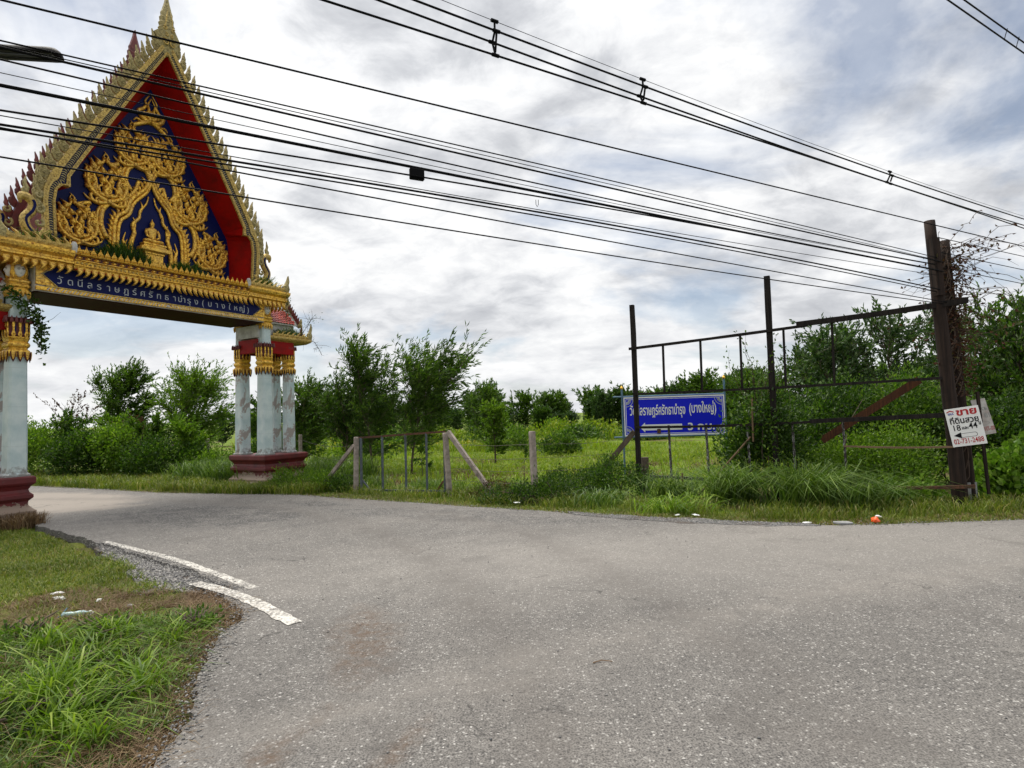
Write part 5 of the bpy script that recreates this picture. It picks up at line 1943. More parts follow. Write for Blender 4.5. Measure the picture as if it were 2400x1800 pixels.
LC = 'thin black cable in the sagging bunch strung from the tall pole across the gateway'
SP = -6.5                                     # the lamp pole off to the left
cable('single black cable tied to the very top of the tall pole, highest of its bunch', (8e-05, -.02334, 5.535), SP, 24, .011)
cable(LC, (-.0004, -.03614, 5.179), SP, 13.9, .008)
cable(LC, (-.0002, -.0397, 5.168), SP, 13.9, .005, side=.05)
cable(LC, (.00049, -.04847, 5.105), SP, 13.9, .012, side=-.03)
cable(LC, (.00182, -.06454, 5.033), SP, 13.9, .009, side=.04)
cable(LC, (.00131, -.05006, 4.909), SP, 13.9, .004, side=.02)
cable('thick black cable that carries the small black splice box', (.00013, -.03276, 4.792), SP, 13.9, .017)
cable(LC, (-.00158, .00607, 4.561), SP, 13.9, .010, side=-.04)
cable(LC, (.0007, -.02877, 4.544), SP, 13.9, .005, side=.03)
cable(LC, (-.00193, -.00617, 4.455), SP, 13.9, .012)
cable(LC, (-.00192, -.00735, 4.435), SP, 13.9, .009, side=.05)
cable(LC, (.00037, -.05192, 4.407), SP, 13.9, .008, side=-.05)
cable('lowest black cable of the bunch tied to the tall pole', (.00095, -.04507, 4.177), SP, 13.9, .008)
for co in ((0, -.02, 4.93), (0, -.025, 4.72), (0, -.03, 4.50)):
    cable('thin black cable running on to the right from the tall pole through the dry vine', (co[0], co[1], co[2] + 13.9 * .025), 13.9, 24, .008, n=10, group='cables leaving the tall pole')
sbx = thing('splice_box', 'small flat black box hanging from the thick cable', 'box', (-.99, 6.53, 4.50))
MB().box((0, 0, .10), (.165, .05, .125), Matrix.Rotation(math.atan2(At.y, At.x), 3, 'Z'), .008).build('case', M['cable'], sbx)
MB().bar((-.05, -.025, .15), (-.05, -.025, .19), .012, .012).bar((.05, .025, .15), (.05, .025, .19), .012, .012).build('clamp', M['cable'], sbx)
hk = MB().tube([(0, 0, 0), (0, 0, -.06), (.015, 0, -.09), (.03, 0, -.06), (.03, 0, 0)], .004, 5).build('cable_hook', M['cable'])
hk.location = (.36, 7.21, 4.52)
tag(hk, 'tiny wire hook hanging from a cable in the middle of the span', 'hook')

B0 = Vector((-.25, 10.5, 0))
Bt = (Vector((18.9, 22, 0)) - B0).normalized()
GB = 'high voltage cables on spacers'
cable('thin bare messenger wire above the three thick high cables', (.00116, -.03679, 9.096), -14, 34, .006, B0, Bt, 0, 50, GB)
cable('thick black high cable, one of three held by the spacers', (.00082, -.02578, 8.870), -14, 34, .021, B0, Bt, -.06, 50, GB)
cable('thick black high cable, one of three held by the spacers', (.00095, -.02938, 8.748), -14, 34, .021, B0, Bt, .10, 50, GB)
cable('thick black high cable, one of three held by the spacers', (-.00023, .00306, 8.445), -14, 34, .021, B0, Bt, 0, 50, GB)


def zs(c, s):
    return c[0] * s * s + c[1] * s + c[2]


for s, lab in ((.15, 'tall narrow black spacer clamping the high cables, above the open road'), (3.78, 'diamond-shaped black spacer clamping the high cables, middle one'), (13.7, 'diamond-shaped black spacer on the high cables beyond the tall pole')):
    p = B0 + Bt * s
    t = thing('cable_spacer', lab, 'spacer', (p.x, p.y, zs((-.00023, .00306, 8.445), s)), math.atan2(Bt.y, Bt.x), 'cable spacers')
    zt, za, zb = (zs(c, s) - t.location.z for c in ((.00116, -.03679, 9.096), (.00082, -.02578, 8.870), (.00095, -.02938, 8.748)))
    fr_ = MB()
    for a, b in (((0, 0, 0), (0, .10, zb)), ((0, .10, zb), (0, 0, za + .03)), ((0, 0, za + .03), (0, -.07, za)), ((0, -.07, za), (0, 0, .06)), ((0, 0, za + .02), (0, 0, zt))):
        fr_.tube([a, b], .022, 6)
    fr_.build('frame', M['cable'], t)
    for q in ((0, 0, 0), (0, .10, zb), (0, -.06, za), (0, 0, zt)):
        MB().tube([(-.07, q[1], q[2]), (.07, q[1], q[2])], .034, 7).build('clamp', M['cable'], t)
C0 = Vector((7.2, 9.8, 0))
Ct = (Vector((9.7, 11.3, 0)) - C0).normalized()
GC = 'pair of cables high above the right verge'
cable('black cable of the high pair joined by short rungs above the right verge', (0, -.0072, 8.998), -14, 26, .014, C0, Ct, 0, 30, GC)
cable('black cable of the high pair joined by short rungs above the right verge', (0, -.0046, 9.222), -14, 26, .014, C0, Ct, 0, 30, GC)
for s in (3.2, 3.75):
    p = C0 + Ct * s
    rn = MB().tube([(-.03, 0, 0), (.0, 0, .1), (.05, 0, .24)], .008, 5).build('cable_rung', M['cable'])
    rn.location = (p.x, p.y, 8.975)
    tag(rn, 'short wire rung tying the high cable pair together', 'cable rung', 'cable rungs')

# ------------------------------------------------------------------ street lamp reaching in from the left
LP = thing('street_lamp', 'dark fluorescent street lamp head on a side arm above the cables', 'street lamp', (-7.0, 5.05, 0))
lo = Vector(LP.location)
MB().loft([[(r * math.cos(k * math.pi / 6), r * math.sin(k * math.pi / 6), z) for k in range(12)] for r, z in ((.14, -.2), (.10, 6.2))]).build('pole', M['stub'], LP, True)
MB().tube([(0, 0, 5.55), (1.0, .02, 5.55), (1.7, .05, 5.46)], .026, 8).build('arm', M['lamp_shell'], LP)


def lamp_ring(x, z, w, h):
    out = []
    for k in range(12):
        a = math.pi * k / 11
        out.append((x, w * math.cos(a), z + h * math.sin(a)))
    return out


xa, xb = -5.35 - lo.x, -3.95 - lo.x
za, zb_ = 5.335, 5.213
rings = []
for t, k in ((0, .5), (.02, .9), (.06, 1), (.5, 1), (.93, 1), (.965, .92), (.985, .7), (1.0, .3)):
    x = xa + (xb - xa) * t
    z = za + (zb_ - za) * t
    rings.append([(x, .15 + q[1], q[2]) for q in lamp_ring(x, z, .085 * k, .085 * k)])
MB().loft(rings).build('housing', M['lamp_shell'], LP, True)
for y in (.115, .185):
    MB().tube([(xa + .06, y, za - .012), (xb - .07, y, zb_ - .008)], .013, 8).build('tube', M['lamp_tube'], LP, True)
MB().add([(xa + .02, .075, za - .003), (xb - .04, .075, zb_ - .001), (xb - .04, .225, zb_ - .001), (xa + .02, .225, za - .003)], [(0, 1, 2, 3)]).build('reflector', M['lamp_tube'], LP)

# ------------------------------------------------------------------ litter


def crumple(name, label, cat, loc, size, mat, seed, flat=.35, group=None):
    bm = bmesh.new()
    bmesh.ops.create_icosphere(bm, subdivisions=2, radius=1)
    for v in bm.verts:
        k = 1 + .45 * mnoise.noise(v.co * 1.7 + Vector((seed, 0, 0))) + .2 * mnoise.noise(v.co * 4 + Vector((0, seed, 0)))
        v.co = Vector((v.co.x * k * size[0], v.co.y * k * size[1], max(-.2, v.co.z * k) * size[2] + .2 * size[2]))
    me = bpy.data.meshes.new(name)
    bm.to_mesh(me)
    bm.free()
    me.materials.append(mat)
    o = link_mesh(name, me)
    o.location = loc
    o.rotation_euler = (0, 0, seed)
    return tag(o, label, cat, group)


crumple('plastic_bag', 'bright orange crumpled plastic bag at the far edge of the road', 'litter', (5.78, 9.72, .0), (.10, .06, .06), M['orange_plastic'], 1.0)
crumple('paper_scrap', 'small white crumpled scrap lying on the orange bag', 'litter', (5.84, 9.74, .075), (.05, .035, .02), M['white_plastic'], 2.2)
slab_ = MB().box((0, 0, .02), (.26, .15, .035), None, .008).build('concrete_fragment', M['stub'])
slab_.location = (5.19, 9.60, .0)
slab_.rotation_euler = (0, .05, .2)
tag(slab_, 'flat grey concrete fragment at the far road edge beside the orange bag', 'fragment')
for i, (x, y, lab) in enumerate(((4.72, 9.80, 'white paper scrap at the far road edge by the long grass tuft'), (2.91, 10.86, 'white scrap in the dry grass under the billboard frame'), (3.22, 10.82, 'second pale scrap in the dry grass under the billboard frame'), (.03, 12.95, 'pale scrap in the short grass right of the steel gate'))):
    crumple('paper_scrap', lab, 'litter', (x, y, .0), (.08, .04, .012), M['white_plastic'], 3.1 + i)
bo = thing('plastic_bottle', 'crushed pale blue plastic bottle lying on the brown soil patch', 'bottle', (-4.58, 6.25, -.05), .4)
MB().loft([[(x, r * math.cos(k * math.pi / 4), .035 + r * .8 * math.sin(k * math.pi / 4)) for k in range(8)] for x, r in ((-.10, .025), (-.09, .036), (-.02, .034), (.0, .026), (.05, .036), (.09, .03), (.115, .013), (.14, .013))]).build('body', M['clear_plastic'], bo, True)
MB().tube([(.14, 0, .035), (.158, 0, .035)], .015, 8).build('cap', M['white_plastic'], bo)
for i, (x, y, sx, sy, lab, mt) in enumerate((
        (-4.46, 6.33, .06, .035, 'white plastic cup fragment beside the crushed bottle', 'white_plastic'),
        (-5.24, 6.93, .09, .035, 'white paper strip on the brown soil near the turf', 'white_plastic'),
        (-5.42, 7.13, .06, .03, 'small white paper scrap at the edge of the mown turf', 'white_plastic'),
        (-4.70, 6.80, .05, .02, 'thin white scrap lying on the brown soil behind the bottle', 'white_plastic'),
        (-2.84, 5.74, .07, .025, 'white plastic scrap at the edge of the tall grass on the asphalt corner', 'white_plastic'),
        (-4.20, 6.57, .03, .02, 'small dark pebble-like scrap on the brown soil', 'stone'))):
    crumple('litter_scrap', lab, 'litter', (x, y, -.045), (sx, sy, .018), M[mt], 5.0 + i)
stw = MB().tube([(0, 0, .0), (.02, .10, .03), (.03, .16, .08)], .006, 6).build('drinking_straw', M['teal'])
stw.location = (-4.72, 6.15, -.05)
tag(stw, 'blue drinking straw sticking up from the brown soil', 'straw')
for i, (x, y, a, lab) in enumerate(((.55, 4.62, .1, 'pale broken twig on the open asphalt'), (-.95, 3.05, 1.2, 'dark bent twig on the asphalt near the brown tyre smear'))):
    tw = MB().tube([(0, 0, .006), (.07, .02, .012), (.15, .0 + .03 * i, .006)], [.005, .004, .003], 5).build('twig', M['bamboo'] if i == 0 else M['twig'])
    tw.location = (x, y, 0)
    tw.rotation_euler = (0, 0, a)
    tag(tw, lab, 'twig')
# ------------------------------------------------------------------ trees and shrubs


def sapling_meshes(h, cr, base, nleaf, mat, seed, leaf=(.15, .034), lean=(0, 0), nlimb=22, r0=.045, top=1.0, wind=.25, bare=False, per=16, vary=.28):
    r = np.random.default_rng(seed)
    n = 9
    tr = np.array([(lean[0] * (i / n) ** 1.5 + r.normal() * .03 * h * i / n * .5, lean[1] * (i / n) ** 1.5 + r.normal() * .03 * h * i / n * .5, h * .96 * i / n - (.25 if i == 0 else 0)) for i in range(n + 1)])
    m = MB()
    m.tube([tuple(p) for p in tr], [r0 * (1 - .85 * i / n) for i in range(n + 1)], 7)
    limbs = []
    for k in range(nlimb):
        f = base + (0.97 - base) * ((k + r.uniform(0, 1)) / nlimb)
        i = min(int(f * n), n - 1)
        p = tr[i] + (tr[i + 1] - tr[i]) * (f * n - i)
        t = (f - base) / (1 - base)
        prof = (.35 + 1.1 * t) if t < .45 else max(.22, 1.0 - (t - .45) * 1.35 * top)
        L = cr * prof * r.uniform(1 - vary, 1 + vary)
        a = k * 2.4 + r.uniform(-.5, .5)
        d = np.array([math.cos(a), math.sin(a), r.uniform(.35, 1.1)])
        d /= np.linalg.norm(d)
        pts = [p]
        for j in range(5):
            d = d + np.array([wind * .1, 0, .10]) + r.normal(size=3) * .10
            d /= np.linalg.norm(d)
            pts.append(pts[-1] + d * L / 5)
        limbs.append(np.array(pts))
        m.tube([tuple(q) for q in pts], [r0 * .38 * (1 - .8 * j / 5) for j in range(6)], 5)
    limbs.append(tr[-4:])
    ntw = max(6, nleaf // per)
    wts = np.array([len(l) and np.linalg.norm(np.diff(l, axis=0), axis=1).sum() for l in limbs])
    pick = r.choice(len(limbs), ntw, p=wts / wts.sum())
    B, D = [], []
    for li in pick:
        l = limbs[li]
        t = r.uniform(.12, 1.0) * (len(l) - 1)
        i = min(int(t), len(l) - 2)
        p = l[i] + (l[i + 1] - l[i]) * (t - i)
        ax = l[i + 1] - l[i]
        ax = ax / (np.linalg.norm(ax) + 1e-9)
        d = ax * .6 + r.normal(size=3) * .55 + np.array([wind, 0, .35])
        d /= np.linalg.norm(d)
        tl = cr * r.uniform(.22, .60)
        q = r.uniform(.1, 1.0, per)
        c = p + d * (q * tl)[:, None] + r.normal(size=(per, 3)) * .012
        B.append(c)
        D.append(d * .9 + r.normal(size=(per, 3)) * .42 + np.array([wind * .9, 0, .05]))
        m.tube([tuple(p), tuple(p + d * tl)], [r0 * .10, r0 * .04], 3, caps=False)
    B, D = np.concatenate(B), np.concatenate(D)
    return m.mesh('trunk', M['bark'] if not bare else M['twig'], True, False), leaves_mesh('crown', B, D, leaf[0], leaf[1], mat, r)


def tree_obj(name, label, x, y, meshes, rz=0.0, scale=1.0, group=None, cat='tree', z=None):
    t = thing(name, label, cat, (x, y, gz(x, y) if z is None else z), rz, group)
    t.scale = (scale,) * 3
    place(meshes[0], 'trunk', t)
    place(meshes[1], 'crown', t)
    return t


W_ = M['leaf_wattle']
tree_obj('wattle_tree', 'feathery narrow-leaved sapling with a tall ragged top, seen through the gateway', -19.6, 30.2, sapling_meshes(4.7, 1.75, .06, 13000, W_, 21, (.17, .05), (-.1, 0)), group='saplings in the field')
tree_obj('wattle_tree', 'rounded lighter sapling beside the taller one, seen through the gateway', -15.9, 29.2, sapling_meshes(3.95, 2.5, .03, 16000, M['leaf_light'], 22, (.16, .048), (.1, 0)), group='saplings in the field')
tree_obj('wattle_tree', 'bushy dark sapling standing right of the gateway columns', -8.7, 24.6, sapling_meshes(3.1, 1.7, .12, 9500, W_, 23, (.16, .042), (.2, 0)), group='saplings in the field')
tree_obj('wattle_tree', 'tallest wind-blown sapling leaning left above the steel gate', -5.1, 21.6, sapling_meshes(4.4, 1.5, .14, 6200, W_, 24, (.20, .036), (-.55, 0), 24, top=.9, wind=.35, vary=.5), group='saplings in the field')
tree_obj('wattle_tree', 'broad wind-swept sapling with dense crown behind the latch post of the steel gate', -3.6, 21.0, sapling_meshes(3.9, 2.1, .17, 9500, W_, 25, (.20, .038), (.65, 0), 30, wind=.45, vary=.45), group='saplings in the field')
tree_obj('wattle_tree', 'middle sapling crown filling the gap over the steel gate', -6.3, 22.6, sapling_meshes(3.0, 1.7, .16, 8500, M['leaf_dark'], 26, (.16, .038)), group='saplings in the field')
tree_obj('wattle_tree', 'small light green sapling right of the strut-propped gate post', -.75, 23.8, sapling_meshes(2.25, .85, .15, 3200, M['leaf_light'], 27, (.15, .05)), group='saplings in the field')
tree_obj('wattle_tree', 'slim dark sapling behind the small light green one', -1.6, 33.5, sapling_meshes(3.5, 1.5, .1, 4500, W_, 28, (.19, .055)), group='saplings in the field')
tree_obj('wattle_tree', 'small young plant with few leaves inside the steel gate', -2.85, 18.6, sapling_meshes(.95, .32, .4, 160, M['leaf_dark'], 29, (.17, .04), nlimb=5, r0=.014), group='young plants in the field')
tree_obj('wattle_tree', 'thin young plant by the barbed wire right of the strut', .25, 15.6, sapling_meshes(1.25, .35, .3, 170, M['leaf_dark'], 30, (.10, .028), nlimb=6, r0=.012), group='young plants in the field')
tree_obj('bare_shrub', 'half bare reddish shrub rising above the hedge, seen through the gateway', -19.9, 27, sapling_meshes(3.0, 1.6, .3, 900, M['leaf_brown'], 31, (.10, .05), nlimb=16, r0=.03, bare=True), cat='shrub')

# plantation at the back of the field
var = [sapling_meshes(4.3, 2.3, .02, 4200, [W_, M['leaf_dark'], M['leaf_blue'], W_][k], 40 + k, (.34, .12), (.2 * (-1) ** k, 0), 24) for k in range(4)]
rt = random.Random(8)
for i in range(84):
    x = -20 + i * .68 + rt.uniform(-.8, .8)
    y = 55 + rt.uniform(-9, 12) - max(0, x - 8) * .22
    sc_ = (.72 + .006 * max(0, x)) * rt.choice((.55, .7, .8, .9, 1.0, 1.1, 1.2))
    tree_obj('plantation_tree', 'dark young tree in the row closing the back of the field', x, y, var[i % 4], rt.uniform(0, 6), sc_, 'trees at the back of the field')
for i in range(12):
    x = -34 + i * 1.9 + rt.uniform(-.5, .5)
    tree_obj('plantation_tree', 'dark young tree in the far row left of the gateway columns', x, 50 + rt.uniform(-3, 4), var[(i + 1) % 4], rt.uniform(0, 6), rt.uniform(.45, .62), 'far trees beyond the gateway')

# right-hand wood
GR = 'trees of the roadside wood behind the billboard frame'
big = [('dark_tree', 'dark rounded tree top rising behind the top rail of the frame', 13.2, 23.6, 4.9, 1.5, M['leaf_dark'], 51),
       ('wattle_tree', 'grey-green tall tree left of the poles', 12.3, 19.6, 4.75, 1.9, M['leaf_blue'], 52),
       ('wattle_tree', 'grey-green tree whose crown meets the tall pole', 10.4, 19.4, 4.1, 1.7, M['leaf_blue'], 53),
       ('wattle_tree', 'tall airy tree behind the dry vine', 14.0, 17.2, 4.3, 1.9, W_, 54),
       ('wattle_tree', 'tallest tree at the right end of the roadside wood', 17.0, 18.6, 5.6, 1.9, W_, 55),
       ('wattle_tree', 'broad tree low behind the faded board', 12.6, 14.8, 3.5, 1.9, M['leaf_dark'], 56),
       ('wattle_tree', 'leafy tree behind the middle post of the frame', 9.4, 23.5, 2.9, 1.6, W_, 57),
       ('wattle_tree', 'far tree above the reddish plank', 12.6, 25.5, 3.9, 1.8, M['leaf_dark'], 58),
       ('wattle_tree', 'dense tree filling the gap right of the poles', 14.6, 14.6, 4.0, 2.0, W_, 59),
       ('wattle_tree', 'pale grey-green tree between the two tallest ones', 15.6, 21.5, 4.9, 1.9, M['leaf_blue'], 60)]
for nm, lab, x, y, h, cr, mt, sd in big:
    tree_obj(nm, lab, x, y, sapling_meshes(h, cr, .10, 6200 if h < 4.2 else 4600, mt, sd, (.17, .06), nlimb=18, r0=.06, wind=.1), group=GR)


def bush_mesh(blobs, nleaf, mat, seed, leaf=(.11, .05), clump=.17, per=26, up=.4):
    """leaf clumps over the outer part of a few overlapping rounded masses"""
    r = np.random.default_rng(seed)
    vol = np.array([b[3] * b[4] * b[5] for b in blobs]) ** .67
    nc = max(4, nleaf // per)
    k = r.choice(len(blobs), nc, p=vol / vol.sum())
    bl = np.array(blobs)[k]
    d = unit(r.normal(size=(nc, 3)))
    d[:, 2] = np.abs(d[:, 2]) * np.where(r.uniform(size=nc) < .8, 1, -.5)
    rad = r.uniform(.45, 1.0, nc) ** .6
    c = bl[:, :3] + d * bl[:, 3:6] * rad[:, None]
    c[:, 2] = np.maximum(c[:, 2], .03)
    B = np.repeat(c, per, 0) + r.normal(size=(nc * per, 3)) * clump
    B[:, 2] = np.maximum(B[:, 2], .0)
    D = np.repeat(d, per, 0) * .7 + r.normal(size=(nc * per, 3)) * .6 + np.array([.1, 0, up])
    return leaves_mesh('foliage', B, D, leaf[0], leaf[1], mat, r)


def stems_mesh(blobs, seed, n=10, r0=.018):
    r = np.random.default_rng(seed)
    m = MB()
    for i in range(n):
        b = blobs[i % len(blobs)]
        x, y = b[0] + r.normal() * b[3] * .3, b[1] + r.normal() * b[4] * .3
        e = np.array([b[0], b[1], b[2]]) + r.normal(size=3) * np.array(b[3:6]) * .55
        e[2] = max(e[2], .2)
        m.tube([(x, y, -.1), ((x + e[0]) / 2 + r.normal() * .06, (y + e[1]) / 2, e[2] * .55), tuple(e)], [r0, r0 * .7, r0 * .3], 5)
    return m.mesh('stem', M['bark'], True, False)


def bush(name, label, x, y, blobs, nleaf, mat, seed, leaf=(.11, .05), cat='bush', group=None, **kw):
    t = thing(name, label, cat, (x, y, gz(x, y)), 0, group)
    place(stems_mesh(blobs, seed), 'stem', t)
    place(bush_mesh(blobs, nleaf, mat, seed, leaf, **kw), 'foliage', t)
    return t


# hedge seen through the gateway
GH = 'overgrown hedge beyond the gateway'
bush('hedge_bush', 'yellowish green bush at the left gate column', -18.6, 23.6, [(0, 0, .9, 1.1, .9, 1.2), (-1.6, .8, .9, 1.2, 1, 1.3)], 7500, M['leaf_light'], 71, (.13, .06), group=GH)
bush('hedge_bush', 'very dark thick bush in the hedge beyond the road', -16.4, 22.7, [(0, 0, .75, 1.1, .9, 1.05), (.9, .3, .6, .9, .8, .9)], 8500, M['leaf_dark'], 72, (.12, .06), group=GH)
bush('hedge_bush', 'bright leafy bush below the tall sapling beyond the gateway', -14.9, 22.6, [(0, 0, .95, .9, .8, .95), (.5, .2, .4, .8, .8, .6)], 6500, M['leaf_light'], 73, (.13, .07), group=GH)
bush('hedge_bush', 'low dark bush smothering the overgrown fence post', -13.2, 22.0, [(0, 0, .55, 1.1, .8, .9), (1.2, .3, .4, .8, .7, .7)], 6500, M['leaf_dark'], 74, (.12, .055), group=GH)
bush('hedge_bush', 'reddish brown bush at the foot of the tall sapling', -17.6, 27.5, [(0, 0, 1.3, .9, .8, .9)], 1800, M['leaf_brown'], 75, (.14, .07), group=GH)
bush('hedge_bush', 'weedy bush behind the pair of gateway columns', -11.1, 22.2, [(0, 0, .35, .9, .8, .65), (1.4, -.2, .25, .8, .7, .5)], 4200, M['leaf_light'], 76, (.12, .04), group=GH)
bush('hedge_bush', 'dark bush behind the foot of the right gateway columns', -9.3, 22.9, [(0, 0, .5, 1.0, .8, .8)], 3500, M['leaf_dark'], 77, (.12, .05), group=GH)

# sprigs standing out of the hedge
for i, (x, y, h, mt, lab) in enumerate(((-17.5, 23.6, 2.5, 'leaf_wattle', 'upright leafy shoot above the yellowish hedge bush'), (-15.6, 23.5, 2.3, 'leaf_light', 'light shoot rising between the dark and the bright hedge bush'),
                                        (-13.9, 23.2, 2.1, 'leaf_wattle', 'leafy shoot over the low dark hedge bush'), (-12.3, 22.6, 1.8, 'leaf_light', 'small shoot above the weeds left of the gateway columns'))):
    tree_obj('hedge_shoot', lab, x, y, sapling_meshes(h, .9, .25, 2200, M[mt], 300 + i, (.15, .055), nlimb=14, r0=.025, vary=.5), group='shoots in the hedge', cat='shrub')

# scattered scrub in the field
rs_ = random.Random(19)
for i in range(26):
    x, y = rs_.uniform(-13, 15), rs_.uniform(34, 49)
    k = rs_.uniform(.5, 1.15)
    bush('field_scrub', 'low ragged scrub bush in the field before the row of young trees', x, y, [(0, 0, .45 * k, 1.2 * k, .9 * k, .75 * k), (.9 * k, .2, .3 * k, .8 * k, .7 * k, .55 * k)],
         700, M[rs_.choice(['leaf_wattle', 'leaf_light', 'leaf_dark', 'grass_field'])], 200 + i, (.24, .10), group='scrub in the field', clump=.2, per=14)
for i, (x, y, k, mt, lab) in enumerate(((-.3, 30.5, 1.0, 'leaf_light', 'yellow-green scrub right of the light sapling'), (2.0, 27.5, .7, 'leaf_wattle', 'low weedy scrub in the field behind the lone fence post'),
                                        (-10.5, 28.0, 1.1, 'leaf_wattle', 'scrub beside the dark sapling right of the columns'), (-7.3, 27.5, 1.0, 'leaf_light', 'pale scrub under the middle sapling'))):
    bush('field_scrub', lab, x, y, [(0, 0, .5 * k, 1.1 * k, .8 * k, .9 * k), (.8 * k, .2, .4 * k, .7 * k, .6 * k, .6 * k)], 1800, M[mt], 240 + i, (.17, .06), group='scrub in the field', clump=.16, per=16)
for i, (x, y, s_) in enumerate(((-3.4, 4.9, .35), (-3.9, 5.7, .3), (-3.1, 5.75, .22), (-2.9, 4.2, .22), (-4.6, 5.6, .35), (-3.6, 4.1, .35))):
    bush('broadleaf_weed', 'low broad-leaved dark weed patch in the ragged grass of the near corner', x, y, [(0, 0, .02, s_, s_ * .8, .10)], 420, M['leaf_wattle'], 260 + i, (.05, .028), 'weed', 'weeds on the near corner', clump=.05, per=12, up=.7)

# thicket behind and through the billboard frame
GT = 'thicket behind the billboard frame'
bush('thicket_bush', 'dark leafy bush climbing the middle post of the frame', 5.75, 13.35, [(0, 0, 1.0, .65, .6, 1.2), (-.5, .3, .9, .5, .5, 1.0), (-.25, -.4, 1.7, .32, .3, .6)], 6500, M['leaf_dark'], 81, (.10, .05), group=GT)
bush('thicket_bush', 'dense dark bush between the middle post and the plank', 7.5, 14.5, [(0, 0, 1.0, 1.0, .8, 1.35), (.7, .5, 1.3, .9, .8, 1.3)], 9500, M['leaf_dark'], 82, (.10, .05), group=GT)
bush('thicket_bush', 'yellow-green feathery bush right under the reddish plank', 8.3, 13.2, [(0, 0, .6, .9, .6, .85), (-.9, -.1, .5, .7, .55, .7)], 8500, M['leaf_light'], 83, (.085, .036), group=GT)
bush('thicket_bush', 'tall mixed bush behind the tall pole', 9.6, 14.6, [(0, 0, 1.2, 1.0, .9, 1.5), (1.0, .2, 1.0, .9, .8, 1.3)], 9500, M['leaf_wattle'], 84, (.11, .05), group=GT)
bush('thicket_bush', 'dark shaded bush right of the shorter pole', 11.0, 13.6, [(0, 0, .9, 1.0, .8, 1.1), (1.2, .3, 1.0, 1.0, .9, 1.2)], 8500, M['leaf_dark'], 85, (.11, .055), group=GT)
bush('thicket_bush', 'light feathery bush low behind the thin rail', 7.0, 13.0, [(0, 0, .45, .7, .45, .62), (.9, -.3, .4, .6, .4, .5)], 6000, M['leaf_light'], 86, (.075, .03), group=GT)
bush('thicket_bush', 'dark bush closing the thicket at the far right edge', 13.3, 13.8, [(0, 0, 1.0, 1.2, 1.0, 1.4)], 6500, M['leaf_dark'], 87, (.12, .06), group=GT)
bush('vine_mound', 'bright yellow-green broad-leaved creeper mound right of the poles', 10.1, 12.1, [(0, 0, .25, .9, .6, .70), (.9, .2, .45, .9, .6, .75), (-.6, -.1, .1, .5, .4, .4)], 5200, M['leaf_vine'], 88, (.13, .12), clump=.10, per=12, up=.8)
bush('vine_mound', 'small bright creeper patch at the foot of the tall pole', 7.75, 11.75, [(0, 0, .08, .6, .3, .28)], 900, M['leaf_vine'], 89, (.11, .10), clump=.08, per=10, up=.8)
bush('verge_weed', 'dark weedy clump at the left post of the billboard frame', 2.4, 14.0, [(0, 0, .25, .8, .5, .45), (-1.2, .0, .2, .7, .4, .42)], 4500, M['leaf_dark'], 90, (.07, .03), clump=.09)
bush('verge_weed', 'dark weeds smothering the slanting prop', 2.3, 14.6, [(0, 0, .5, .35, .25, .45), (-.3, .1, .3, .4, .3, .3)], 1400, M['leaf_wattle'], 91, (.07, .03), clump=.08)
bush('verge_weed', 'dark weeds at the foot of the lone pale fence post', .75, 13.15, [(0, 0, .15, .8, .3, .40), (-.9, .2, .1, .6, .3, .30)], 3000, M['leaf_dark'], 92, (.07, .03), clump=.09)
bush('verge_weed', 'dry brown weed heap at the foot of the slanting gate strut', -.55, 14.1, [(0, 0, .1, .5, .35, .38)], 900, M['leaf_brown'], 93, (.08, .014), clump=.09)
bush('verge_weed', 'green weeds between the gateway pedestal and the steel gate', -6.0, 16.6, [(0, 0, .12, 1.0, .5, .5), (.9, -.3, .1, .5, .4, .4)], 3600, M['leaf_light'], 94, (.11, .02), clump=.10)
bush('verge_weed', 'dark weeds hiding the left foot of the steel gate', -4.6, 16.2, [(0, 0, .1, .5, .4, .36)], 1300, M['leaf_dark'], 95, (.09, .02), clump=.09)

# dry vine tangled over the two poles
dv = thing('dry_vine', 'tangle of dry brown vine stems and curled leaves over the pole tops', 'vine', (8.5, 11.4, 0))
r = np.random.default_rng(77)
m = MB()
LB, LD = [], []
for i in range(150):
    z0 = r.uniform(2.6, 5.0)
    p = np.array([r.normal() * .10, r.normal() * .08, z0])
    right = r.uniform() < .62
    d = np.array([1.0 if right else -.75, r.normal() * .5, r.uniform(-.2, .7)])
    d /= np.linalg.norm(d)
    L = abs(r.normal()) * (.95 if right else .42) * (1.25 if z0 > 3.6 else .6) + .15
    pts = [p]
    for j in range(6):
        d = d + r.normal(size=3) * .38 + np.array([0, 0, -.16])
        d /= np.linalg.norm(d)
        pts.append(pts[-1] + d * L / 6)
        if r.uniform() < .42:
            LB.append(pts[-1])
            LD.append(d + r.normal(size=3) * .6)
    m.tube([tuple(q) for q in pts], [.006, .0055, .005, .0045, .004, .003, .002], 4)
for i in range(6):
    a = r.uniform(0, 6)
    pts = [(r.normal() * .02 + .13 * math.cos(a + t * 3) - .03 * t, .13 * math.sin(a + t * 3), .3 + t * .75) for t in np.linspace(0, 6, 26)]
    m.tube(pts, .009, 4)
for i in range(5):      # long runners on to the cables
    b = np.array([.1, 0, r.uniform(4.3, 5.0)])
    e = b + np.array([r.uniform(1.0, 2.0), r.uniform(.2, .9), r.uniform(.0, .9)])
    pts = [tuple(b + (e - b) * t + r.normal(size=3) * .06) for t in np.linspace(0, 1, 8)]
    m.tube(pts, .005, 4)
    for q in pts[2:]:
        LB.append(np.array(q))
        LD.append(r.normal(size=3))
m.build('stems', M['twig'], dv)
LB, LD = np.array(LB), np.array(LD)
link_mesh('dry_leaves', leaves_mesh('dry_leaves', LB, LD, .085, .05, M['leaf_brown'], r), None, dv)
n_ = 2600
